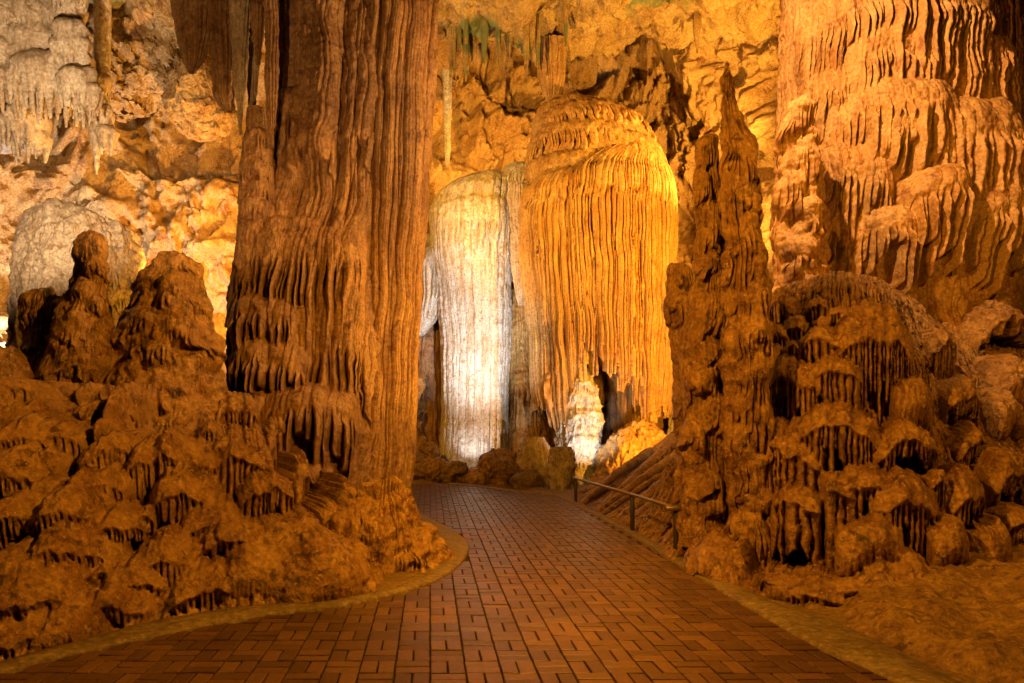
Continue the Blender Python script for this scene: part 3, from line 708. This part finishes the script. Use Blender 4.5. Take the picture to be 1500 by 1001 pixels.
spire('tall slender dark stalagmite tower rising before the pale flowstone cascade', 6.9,
      [(92, 1061, 1066), (104, 1060, 1069), (150, 1058, 1075), (185, 1060, 1086), (205, 1058, 1104), (260, 1058, 1108), (330, 1060, 1116), (400, 1066, 1120), (480, 1064, 1126), (520, 1064, 1132), (580, 1068, 1122), (640, 1066, 1126), (720, 1072, 1130), (900, 1072, 1146)], M_mound, 15, 26, .5, .24, lumpy=.045)
spire('stubby dark stalagmite leaning on the slender tower, its left side', 7.3, [(200, 1030, 1048), (215, 1022, 1052), (260, 1020, 1056), (330, 1022, 1060), (420, 1014, 1060), (520, 996, 1062), (620, 1000, 1064), (800, 1000, 1064)], M_mound, 16, 14, .25, .14)
spire('blunt knobbly orange stalagmite leaning against left flank of the pale cascade', 9.5, [(146, 1164, 1178), (154, 1152, 1188), (200, 1146, 1194), (260, 1140, 1200), (320, 1136, 1206), (400, 1132, 1210), (500, 1128, 1214), (580, 1126, 1216)], M_tower, 17, 16, .4, .2, lumpy=.06)
spire('dark lumpy stalagmite in shade behind the far end of handrail', 8.8, [(386, 982, 1000), (400, 976, 1014), (450, 978, 1026), (520, 984, 1036), (600, 990, 1050), (700, 994, 1066), (860, 994, 1066)], M_mound, 18, 13, .3, .16)
spire('low knobbly stub stalagmite beside the nearest handrail post', 7.5, [(684, 994, 1012), (690, 988, 1018), (720, 988, 1022), (770, 986, 1020), (835, 988, 1030)], M_mound, 19, 5, .1, .08)

# ---- the great fluted column on the left
col = thing('fluted_column', 'huge fluted brown column left of the path, floor to ceiling', 'column', at(500, 740, 9.4) * (1, 1, 0))
form('shaft', col, M_shaft, 9.9, [(-260, 535, 668), (0, 520, 641), (200, 515, 629), (400, 508, 617), (600, 498, 607), (700, 490, 603), (760, 480, 602), (800, 470, 604)], 1.1, 680, .03, (.10, .05), rough=.025, seed=2, warp=.3, flute2=(.30, .10))
form('drapery', col, M_column, 9.35, [(-260, 385, 600), (-40, 388, 580), (100, 394, 575), (200, 396, 568), (300, 385, 560), (400, 362, 552), (500, 350, 548), (620, 342, 545), (720, 340, 542), (800, 338, 545)], .8, 860, .02, (.15, .08), rough=.05, seed=3, warp=.4, lean=.10, flute2=(.40, .20),
     ledges=[(398, 482, 188, .20, .3, 1.0, .15, .1), (396, 478, 348, .28, .08, 1.3, .16, .05), (425, 575, 500, .26, 1.6, 1.6, .10, .7), (338, 545, 388, .42, .35, 2.0, .095, .05), (440, 510, 60, .22, 1.2, 1.6, .22, .2), (500, 562, 222, .26, 2.4, .35, .14, .1), (440, 500, 240, .30, 2.2, .30, .16, .1),
             (338, 450, 470, .55, .25, .7, .085, .15), (336, 460, 528, .62, .25, .7, .085, .15), (338, 520, 596, .66, .25, 1.2, .09, .1), (380, 490, 684, .80, .16, 1.0, .09, .1), (340, 430, 650, .75, .2, .9, .085, .1)])
form('scaled_rib', col, M_column, 9.2, [(160, 362, 392), (200, 360, 398), (300, 352, 402), (370, 345, 400), (430, 338, 400), (480, 330, 400)], .9, 200, .018, (.09, .03), rough=.03, seed=5,
     ledges=[(350, 404, p, .10, .10, .22, .05, .06) for p in (205, 228, 252, 278, 306, 338, 372, 408, 440)])
form('flared_foot', col, M_bank, 7.3, [(700, 552, 580), (722, 540, 592), (750, 520, 612), (790, 500, 634), (830, 485, 648), (875, 480, 655), (900, 480, 655)], .8, 420, .014, (.10, .06), rough=.08, seed=7, warp=.9, micro=.03, lumpy=.09,
     ledges=[(500, 575, 770, .10, .15, .5, .06, .2), (560, 640, 790, .16, .12, .4, .06, .2), (600, 652, 822, .10, .1, .3, .05, .1), (490, 560, 812, .10, .1, .35, .05, .1)])
# stalactites between the column and the upper left
def stalactite(d, rows, mat, label, group=None, seed=0, nth=120, flute=(.07, .03), depth=.7, rough=.03, step=.03, ledges=()):
    r = rows[0]; root = form('stalactite', None, mat, d, rows, depth, nth, step, flute, ledges, rough, seed, back=14, warp=.4)
    return tag(root, label, 'stalactite', group, 'thing')
G1 = 'stalactites hanging beside the great column'
stalactite(9.6, [(-200, 240, 330), (0, 250, 318), (60, 262, 306), (95, 270, 296), (108, 278, 284)], M_column, 'broad brown drapery stalactite, leftmost beside the column, widest of its row', G1, 21, 220, (.10, .05))
stalactite(9.4, [(-200, 300, 350), (0, 306, 346), (90, 308, 344), (150, 312, 341), (164, 330, 338)], M_column, 'wide ragged blade stalactite left of the column, second in its row', G1, 22, 180, (.09, .05))
stalactite(9.2, [(-200, 335, 375), (0, 338, 366), (60, 340, 362), (130, 344, 360), (190, 349, 354), (198, 351, 353)], M_pale, 'pale hollow tipped stalactite hanging among brown ones by the column', G1, 23)
stalactite(9.5, [(-200, 355, 385), (0, 358, 380), (100, 361, 378), (170, 364, 374), (186, 367, 370)], M_pale, 'thin pale stalactite just left of the column edge', G1, 24)
stalactite(9.0, [(-200, 378, 412), (0, 386, 406), (40, 388, 408), (110, 390, 407), (180, 393, 402), (216, 396, 399)], M_column, 'longest slim brown stalactite touching the column, reaching lowest', G1, 25)
stalactite(9.1, [(-200, 362, 390), (0, 368, 388), (60, 371, 386), (95, 376, 381)], M_column, 'short stubby brown stalactite high beside the column', G1, 26)
stalactite(9.7, [(-200, 318, 345), (0, 322, 342), (40, 326, 338), (66, 331, 333)], M_column, 'short thin brown stalactite behind the wide ragged blade', G1, 27)
stalactite(9.8, [(-200, 250, 290), (-40, 258, 284), (20, 264, 276), (45, 268, 271)], M_column, 'short pointed stalactite near the top, left end of the row', G1, 28)

# ---- pale ribbed stalactite clusters, upper left
def cluster(label, d, lumps, seed, stem=None):
    r = random.Random(seed); C = [(at(px, py, d + r.uniform(-.1, .1)), hw * d / F, L * d / F) for px, py, hw, L in lumps]
    P = np.array([c for c, _, _ in C]); m = max(w for _, w, _ in C) * 1.3 + .1
    lo, hi = P.min(0) - m - (0, 0, max(L for _, _, L in C)), P.max(0) + m; hi[2] = 8.6
    f = Field(lo, hi, .023)
    for (a, w, _), (b, v, _) in zip(C[:-1], C[1:]): f.cone(a + (0, .1, 0), b + (0, .1, 0), w * .6, v * .6, .06, 0)
    f.cone(C[0][0] + (0, .1, 0), (C[0][0][0], d + .1, 8.8), C[0][1] * .7, C[0][1] * .8, .06, 0)
    nm = {0: 'core'}
    for k, (c, w, L) in enumerate(C, 1): f.lump(c, w, r.uniform(.5, .7), L, .0046 * d, r, pid=k, spread=2.2); nm[k] = 'fringe'
    root = thing('stalactite_cluster', label, 'stalactite', (P[0, 0], d, 8), 'pale stalactite clusters high on the left')
    emit_parts(f, root, M_pale, nm, None, 1, .008)
cluster('pale tiered stalactite cluster at top left corner with several long fringes', 11.0, [(30, -40, 60, 40), (70, -5, 40, 30), (0, 15, 48, 30), (45, 28, 52, 30), (-10, 55, 50, 34), (50, 66, 48, 34), (10, 92, 46, 60), (62, 112, 50, 80), (25, 125, 44, 56), (85, 128, 34, 64)], 61)
cluster('pale ribbed stalactite column with stacked short fringes beside top left corner', 10.6, [(100, -40, 32, 24), (102, -5, 27, 24), (100, 22, 27, 24), (103, 46, 26, 22), (106, 68, 28, 26), (110, 92, 27, 26), (112, 116, 28, 60), (128, 135, 22, 52)], 62)
cluster('small pale stalactite fringe low at left photo edge', 11.6, [(-10, 150, 50, 20), (30, 178, 42, 40), (-5, 190, 50, 44), (45, 204, 28, 40)], 63)
cluster('narrow tattered pale stalactite tips right of the ribbed column', 11.4, [(146, 120, 16, 40), (148, 168, 18, 50), (158, 196, 16, 44), (142, 186, 12, 70)], 64)

# ---- pale sculpted rock behind the stalagmites
stack_pale = thing('pale_flowstone', 'pale pinkish flowstone hump with horn like knobs behind the stalagmites', 'flowstone', at(115, 480, 11.4) * (1, 1, 0) + (0, 0, .4))
form('hump', stack_pale, M_pale, 11.4, [(300, 60, 130), (318, 45, 165), (350, 35, 198), (390, 30, 205), (430, 28, 205), (520, 20, 215), (640, 10, 220)], .8, 420, .025, (.16, .035), rough=.10, seed=71,
     ledges=[(130, 206, 395, .14, .3, .45, .07, .1), (30, 130, 420, .12, .6, .8, .09, .2), (130, 206, 440, .14, .15, .5, .07, .1), (110, 206, 480, .14, .15, .6, .07, .1)])
fk = Field(at(-5, 400, 11.6) - (.3, .5, .2), at(160, 270, 11.6) + (.3, .5, .25), .02)
fk.cone(at(72, 302, 11.0), at(84, 335, 11.1), .17, .26, .08, 1); fk.cone(at(100, 300, 11.1), at(102, 330, 11.2), .12, .2, .06, 2); fk.cone(at(136, 306, 11.0), at(122, 340, 11.1), .19, .26, .08, 3)
fk.cone(at(14, 346, 10.9), at(70, 356, 11.0), .17, .34, .08, 4)
emit_parts(fk, stack_pale, M_pale, {1: 'knob', 2: 'knob', 3: 'knob', 4: 'snout', 0: 'knob'}, None, 1.4, .01)

def boulder(name, label, c, r, mat, seed, h=.02, cat='boulder', group=None, n=6):
    rd = random.Random(seed); c = np.asarray(c, float); r = np.asarray(r, float)
    f = Field(c - r * 1.35 - .1, c + r * 1.35 + .1, h); f.ellipsoid(c, r * .85, .1, 0)
    for _ in range(n):
        v = np.array([rd.gauss(0, 1) for _ in range(3)]); v /= np.linalg.norm(v)
        f.ellipsoid(c + v * r * .5, r * rd.uniform(.4, .65), .12, 0)
    V, Q, fid, N = f.surface(1.2, None, .012)
    V = V + N * (.30 * fbm(V, .6 * r.max() + .1, 4, seed, .5, True) * r.min())[:, None]; N = vnormals(V, Q)
    return tag(mesh(name, V, Q, mat, None, N), label, cat, group, 'thing')
boulder('ceiling_rock', 'big smooth orange rock bulging from the wall high on the left', at(205, 78, 13.2), (.95, .8, .85), M_wall, 81)
boulder('ceiling_rock', 'dark overhanging rock above the smooth orange bulge', at(250, 20, 12.6), (.7, .7, .4), M_wall, 82)
boulder('ceiling_rock', 'jagged orange rock spur just left of the column stalactites', at(290, 150, 12.6), (.45, .6, .55), M_wall, 83)

# ---- the white curtain, the golden curtain and the forms round them
wc = thing('white_curtain', 'white floodlit fluted drapery column at the end of the path', 'drapery', (1.05, 18, 0))
form('curtain', wc, M_white, 18.4, [(255, 700, 740), (264, 672, 748), (280, 646, 752), (310, 630, 752), (370, 630, 750), (430, 640, 747), (500, 646, 746), (600, 648, 743), (680, 644, 742), (720, 640, 744)], .85, 420, .04, (.17, .075), rough=.03, seed=91, micro=.03, warp=.15,
     ledges=[(632, 756, 330, .16, .5, .9, .12, .2)])
tag(form('white_drapery', None, M_white, 18.6, [(345, 612, 632), (362, 605, 646), (390, 598, 652), (430, 598, 652), (470, 600, 640), (492, 606, 620)], .8, 200, .035, (.13, .06), [(600, 652, 385, .2, .4, 1.2, .09, .3)], .03, 92, back=20), 'white fringed drapery half hidden behind the great column edge', 'drapery', None, 'thing')
tag(form('brown_column', None, M_column, 19.2, [(420, 606, 650), (500, 606, 652), (600, 604, 656), (660, 602, 660), (700, 600, 664)], .8, 160, .06, (.16, .05), (), .05, 93, back=20), 'dim brown column standing left of the white curtain', 'column', None, 'thing')
tag(form('drapery_fringe', None, M_white, 18.3, [(240, 745, 775), (255, 735, 775), (268, 720, 775), (280, 728, 772), (286, 740, 768)], .6, 140, .03, (.12, .07), [(722, 775, 258, .15, .3, .5, .08, .1)], .03, 94, back=20), 'short pale drapery fringe bridging white and golden curtains', 'drapery', None, 'thing')
tag(form('stalactite_curtain', None, M_pale, 17.9, [(268, 745, 775), (300, 742, 778), (350, 748, 778), (400, 752, 778), (430, 756, 775), (448, 762, 768)], .7, 160, .035, (.13, .07), (), .03, 95, back=20), 'narrow stalactite bundle hanging in the gap between both curtains', 'stalactite', None, 'thing')

gc = thing('golden_curtain', 'huge golden drapery curtain of parallel folds under a rounded crown', 'drapery', (4.1, 17.4, 0))
form('crown_dome', gc, M_curtain, 18.2, [(146, 810, 860), (158, 788, 900), (185, 780, 938), (220, 776, 962), (260, 774, 975), (330, 778, 980), (420, 785, 978)], .7, 420, .04, (.12, .03), rough=.07, seed=96,
     ledges=[(774, 880, 264, .40, .4, 1.6, .13, .05), (790, 955, 178, .22, .25, .4, .15, .25), (778, 900, 212, .24, .25, .5, .13, .2), (840, 975, 232, .2, .3, .5, .13, .3)], warp=.2)
form('curtain', gc, M_curtain, 17.4, [(212, 880, 960), (232, 835, 972), (258, 790, 980), (282, 771, 984), (320, 767, 985), (400, 772, 984), (500, 780, 982), (560, 786, 980), (600, 790, 976)], .5, 1100, .04, (.125, .20), rough=.03, seed=97, warp=.2, fall=(7.9, 6.7), flute2=(.50, .18),
     ledges=[(772, 984, 285, .20, .5, .3, .2, .3)],
     bottoms=[(760, 560), (785, 600), (800, 640), (812, 630), (828, 575), (845, 535), (860, 530), (880, 555), (900, 560), (915, 575), (928, 612), (940, 610), (965, 600), (985, 598), (1000, 590)])
form('rear_fold', gc, M_column, 19.3, [(470, 800, 980), (560, 800, 986), (640, 810, 992), (720, 820, 1000)], .4, 260, .05, (.16, .10), rough=.06, seed=109, warp=.2)
tag(form('orange_flowstone', None, M_curtain, 16.6, [(618, 925, 950), (632, 905, 968), (660, 885, 985), (690, 868, 1000), (720, 850, 1010), (770, 835, 1020)], .8, 300, .035, (.3, .05), (), .16, 98, back=30), 'rounded orange flowstone mound under the golden curtain', 'flowstone', None, 'thing')
tag(form('white_stalagmite', None, M_white, 16.9, [(535, 850, 858), (550, 842, 866), (580, 832, 874), (620, 822, 878), (660, 812, 876), (690, 806, 872), (730, 800, 870)], .8, 220, .025, (.15, .04), [(822 - k * 3 + 9 * math.sin(k * 2.1), 880 - 14 * (k % 2), 562 + k * 19 + 6 * math.sin(k * 3.7), .07 + .04 * (k % 3), .10, .22, .08, .16) for k in range(8)], .12, 99, back=20), 'white floodlit stalagmite with stacked ridges below golden curtain', 'stalagmite', None, 'thing')
tag(form('pale_pillar', None, M_pale, 15.6, [(655, 806, 834), (680, 803, 838), (720, 806, 836), (745, 808, 834)], .7, 120, .025, (.1, .05), (), .10, 100, back=16), 'stout pale pillar at the path end before white stalagmite', 'pillar', None, 'thing')
tag(form('grotto_column', None, M_curtain, 18.8, [(425, 754, 774), (470, 748, 782), (520, 745, 790), (560, 742, 796), (620, 740, 800), (680, 735, 806), (740, 730, 810)], .7, 200, .035, (.16, .07), [(745, 800, 560, .2, .3, .9, .12, .1), (735, 800, 650, .2, .4, .7, .12, .2)], .08, 101, back=20), 'orange fluted column low between the two curtains', 'column', None, 'thing')
tag(form('grotto_column', None, M_pale, 16.6, [(640, 770, 800), (660, 760, 806), (690, 752, 808), (730, 748, 812)], .7, 160, .03, (.13, .05), (), .10, 102, back=16), 'squat pinkish flowstone foot beside the white stalagmite', 'flowstone', None, 'thing')
tag(form('grotto_column', None, M_white, 18.0, [(560, 985, 1000), (600, 980, 1003), (640, 978, 1004), (700, 975, 1006)], .7, 90, .04, (.12, .05), (), .05, 103, back=12), 'slim pale column right of golden curtain, above the lamp', 'column', None, 'thing')

# path-end boulders
GB = 'dark boulders at the end of the path'
for k, (bx, by, hw, hh, d, lb) in enumerate([(612, 690, 22, 26, 17.2, 'round dark boulder tucked behind the great column foot'), (640, 690, 20, 20, 17.0, 'small mossy boulder left of the lit curtain foot'), (668, 694, 24, 16, 16.8, 'flat topped brown block below the white curtain'),
        (700, 703, 30, 14, 16.6, 'low pale boulder on the path edge under the white curtain'), (735, 690, 36, 30, 16.6, 'peaked olive brown rock right of the white curtain foot'), (768, 706, 26, 20, 16.0, 'dark wedge shaped rock beside the pinkish flowstone foot'), (630, 664, 16, 18, 17.6, 'ribbed stub of rock behind the path end boulders')]):
    boulder('boulder', lb, at(bx, by, d), np.array([hw, hw * .9, hh]) * .75 * d / F, M_ground if k in (0, 2, 5) else M_slab, 110 + k, .02, group=GB)

# ceiling stalactites over the curtains
G2 = 'small stalactites fringing the ceiling'
rc = random.Random(4)
ORD = ['first', 'second', 'third', 'fourth', 'fifth', 'sixth', 'seventh', 'eighth', 'ninth', 'tenth', 'eleventh', 'twelfth', 'thirteenth', 'fourteenth', 'fifteenth', 'sixteenth', 'seventeenth', 'eighteenth', 'nineteenth', 'twentieth']
ORD += ['twenty ' + a for a in ORD[:9]] + ['thirtieth'] + ['thirty ' + a for a in ORD[:9]]
XS = sorted([rc.uniform(650, 800) for k in range(24)] + [rc.uniform(800, 1130) for k in range(10)])
for k in range(34):
    x = XS[k]; dd = rc.uniform(17.2, 18.8); w = rc.uniform(2, 4.5); tip = rc.uniform(50, 120) if k < 24 else rc.uniform(20, 90)
    o = stalactite(dd, [(-20, x - w * 2.2, x + w * 2.2), (tip - 45, x - w * 1.3, x + w * 1.3), (tip - 15, x - w * .6, x + w * .6), (tip, x - 1, x + 1)], M_ceil, 'small orange stalactite in the fringe under the ceiling, %s from the left' % ORD[k], G2, 130 + k, 30, (.1, .03), step=.06)
stalactite(18.4, [(60, 786, 830), (112, 789, 828), (136, 795, 823), (150, 803, 813)], M_curtain, 'stubby golden bell stalactite right above the golden crown', G2, 170, 120, (.09, .06))
stalactite(19.0, [(40, 646, 664), (150, 650, 661), (215, 652, 659), (238, 653, 657), (245, 654, 656)], M_white, 'lone white stalactite high left of the white curtain', G2, 171, 50)

# ---- right: pale flowstone cascade, dark column at the edge
tw = thing('flowstone_cascade', 'tall pale orange flowstone cascade of tiered fringes on the right', 'flowstone', at(1310, 420, 10.6))
form('cascade', tw, M_tower, 10.7, [(-240, 1185, 1436), (0, 1162, 1448), (120, 1156, 1450), (200, 1150, 1454), (270, 1142, 1464), (330, 1138, 1460), (400, 1144, 1446), (470, 1146, 1440), (560, 1146, 1440)], .75, 1000, .017, (.15, .05), rough=.05, seed=200, warp=.35, back=40, lean=.09,
     ledges=[(1190, 1420, -60, .25, .7, 1.2, .09, .3), (1165, 1340, 22, .22, .5, .9, .085, .35), (1170, 1395, 62, .34, .35, 1.5, .085, .12), (1330, 1466, 30, .22, .4, 1.0, .08, .1), (1200, 1310, 128, .32, .5, 1.0, .09, .3), (1390, 1468, 112, .30, .2, 1.2, .09, .1),
             (1190, 1345, 200, .44, .4, 1.1, .085, .25), (1158, 1260, 165, .26, .4, .8, .09, .3), (1290, 1472, 238, .38, .5, 1.7, .085, .2), (1150, 1260, 282, .44, .5, 1.0, .08, .35), (1270, 1352, 318, .56, .3, 1.1, .075, .12), (1215, 1290, 362, .50, .3, .8, .07, .15), (1345, 1474, 335, .40, .4, 1.1, .09, .2), (1150, 1225, 350, .42, .4, .8, .075, .3),
             (1230, 1290, 232, .47, .2, .6, .075, .1), (1400, 1478, 290, .34, .2, 1.0, .085, .1)])
tag(form('dark_column', None, M_column, 12.0, [(-300, 1470, 1590), (0, 1476, 1580), (200, 1480, 1580), (400, 1474, 1590), (520, 1465, 1600)], .8, 200, .04, (.14, .07), (), .05, 201, back=20), 'dark brown fluted column cut by the right photo edge', 'column', None, 'thing')

# ---- the near rock slab, lower right, and the ridged slope behind the handrail
xs = np.arange(2.4, 8.0, .022); ys = np.arange(1.2, 6.9, .022); X, Y = np.meshgrid(xs, ys); P = np.stack([X, Y, X * 0], -1)
edge = np.interp(Y, RIGHT_OUT[:, 1], RIGHT_OUT[:, 0]); e = X - edge
Z = -.10 + .20 * smooth(e, -.05, .35) + .18 * smooth(e, .3, 2.2) + .09 * fbm(P, .7, 4, 51, .55) + .035 * fbm(P, .16, 4, 52, .6) + .012 * (.5 - worley(P + .05 * fbm(P, .2, 2, 5)[..., None], .12, 2)) - .06 * np.clip(fbm(P, .8, 3, 57, .5, True) - .9, 0, 1) - .10 * smooth(Y, 4.9, 5.2) * smooth(-X, -3.3, -2.9)
tag(mesh('rock_ground', np.stack([X, Y, Z], -1).reshape(-1, 3), grid_quads(len(ys), len(xs))[:, ::-1], M_slab), kind='structure')

fs = Field((2.5, 8.2, -.6), (6.2, 14.8, 1.9), .028)
rq = random.Random(9); nm = {0: 'slope'}
fs.add(lambda x, y, z: (z - (-.52 + .40 * (x - 2.6) + .02 * y + 0 * z)) * .8, fs.lo, fs.lo + fs.h * fs.n, .02, 0)
for k in range(16):
    y0 = 8.6 + k * .36; p = np.array([2.75 + rq.uniform(-.05, .1), y0, -.12 + rq.uniform(-.05, .05)]); q = np.array([4.7 + rq.uniform(-.5, .6), y0 + rq.uniform(.6, 1.3), .95 + rq.uniform(-.15, .2)])
    m = (p + q) / 2 + (0, rq.uniform(-.15, .15), rq.uniform(-.05, .08)); w = rq.uniform(.035, .08)
    fs.cone(p, m, w, w * 1.2, .04, k + 1); fs.cone(m, q, w * 1.2, w * 1.7, .05, k + 1); nm[k + 1] = 'ridge'
for k in range(14):
    c = np.array([rq.uniform(3.6, 5.4), rq.uniform(8.6, 11.5), 0]); c[2] = -.2 + .42 * (c[0] - 2.6) + .2; r = rq.uniform(.14, .32); fs.lump(c, r, .8, r * .8, .03, rq, pid=20 + k); nm[20 + k] = 'knob'
rs = thing('ridged_flowstone', 'sloping flowstone of root like ridges behind the handrail', 'flowstone', (3.2, 11, -.1))
emit_parts(fs, rs, M_mound, nm, lambda c: (c[:, 2] > -.5) & (c[:, 0] < 6.1) & (c[:, 1] < 14.7) & (c[:, 1] > 8.25))

# ------------------------------------------------------------------ handrail and lamp
def tube(p, q, r, seg=12, cap=True):
    p, q = np.asarray(p, float), np.asarray(q, float); a = (q - p) / np.linalg.norm(q - p)
    u = np.cross(a, (0, 0, 1) if abs(a[2]) < .9 else (1, 0, 0)); u /= np.linalg.norm(u); v = np.cross(a, u)
    c = np.array([math.cos(k * 2 * math.pi / seg) * u + math.sin(k * 2 * math.pi / seg) * v for k in range(seg)])
    rings = [p + c * 1e-4, p + c * r * .9, p + a * r * .15 + c * r, q - a * r * .15 + c * r, q + c * r * .9, q + c * 1e-4]
    V = np.array(rings).reshape(-1, 3); Q = grid_quads(6, seg, True)
    n = vnormals(V, Q)[2 * seg]
    return V, (Q if (n @ c[0]) > 0 else Q[:, ::-1])
def join(*parts):
    V, Q, k = [], [], 0
    for v, q in parts: V.append(v); Q.append(q + k); k += len(v)
    return np.concatenate(V), np.concatenate(Q)
hr = thing('handrail', 'low metal handrail on dark posts along right path edge', 'handrail', (2.55, 7.46, 0))
for (y, h) in ((7.46, .50), (9.07, .48), (12.6, .40)):
    V, Q = tube((2.56, y, -.12), (2.56, y, h), .028); po = mesh('post', V, Q, M_steel, hr)
    V, Q = tube((2.56, y, -.002), (2.56, y, .032), .065); mesh('base_plate', V, Q, M_steel, po).location = -np.array(hr.location) * 0
    V, Q = join(tube((2.56, y, h - .05), (2.56, y, h + .025), .036)); mesh('collar', V, Q, M_rail, po); po.children[0].location = -np.array(hr.location) * 0
V, Q = join(tube((2.54, 7.40, .505), (2.54, 9.07, .485), .021), tube((2.54, 9.07, .485), (2.54, 12.72, .405), .021)); mesh('rail', V, Q, M_rail, hr)
V, Q = tube((2.44, 7.42, .505), (2.64, 7.42, .505), .03); mesh('end_fitting', V, Q, M_rail, hr)

def floodlight(loc, yaw, label):
    t = thing('floodlight', label, 'lamp', loc, 'floodlights'); t.rotation_euler.z = 0
    x, y, z = loc
    c, s = math.cos(yaw), math.sin(yaw)
    def bx(x0, x1, y0, y1, z0, z1, tp=.0):
        A = np.array([(a * (1 - tp * (b > y0 + 1e-6)), b, cz * (1 - tp * (b > y0 + 1e-6))) for cz in (z0, z1) for b in (y0, y1) for a in (x0, x1)])
        A = np.stack([A[:, 0] * c - A[:, 1] * s + x, A[:, 0] * s + A[:, 1] * c + y, A[:, 2] + z + .14], 1)
        return A, np.array([(0, 2, 3, 1), (4, 5, 7, 6), (0, 1, 5, 4), (2, 6, 7, 3), (0, 4, 6, 2), (1, 3, 7, 5)])
    h = mesh('housing', *bx(-.10, .10, .012, .12, -.075, .075, .3), M_steel, t); mesh('lens', *bx(-.088, .088, 0, .010, -.064, .064), M_lens, t); mesh('bracket', *bx(-.02, .02, .03, .07, -.15, -.07), M_steel, t)
floodlight(at(993, 665, 13.5), math.radians(200), 'small bright floodlight among the rocks above the handrail')
floodlight((1.05, 16.9, .12), math.radians(180), 'bright floodlight at the foot of the white curtain')
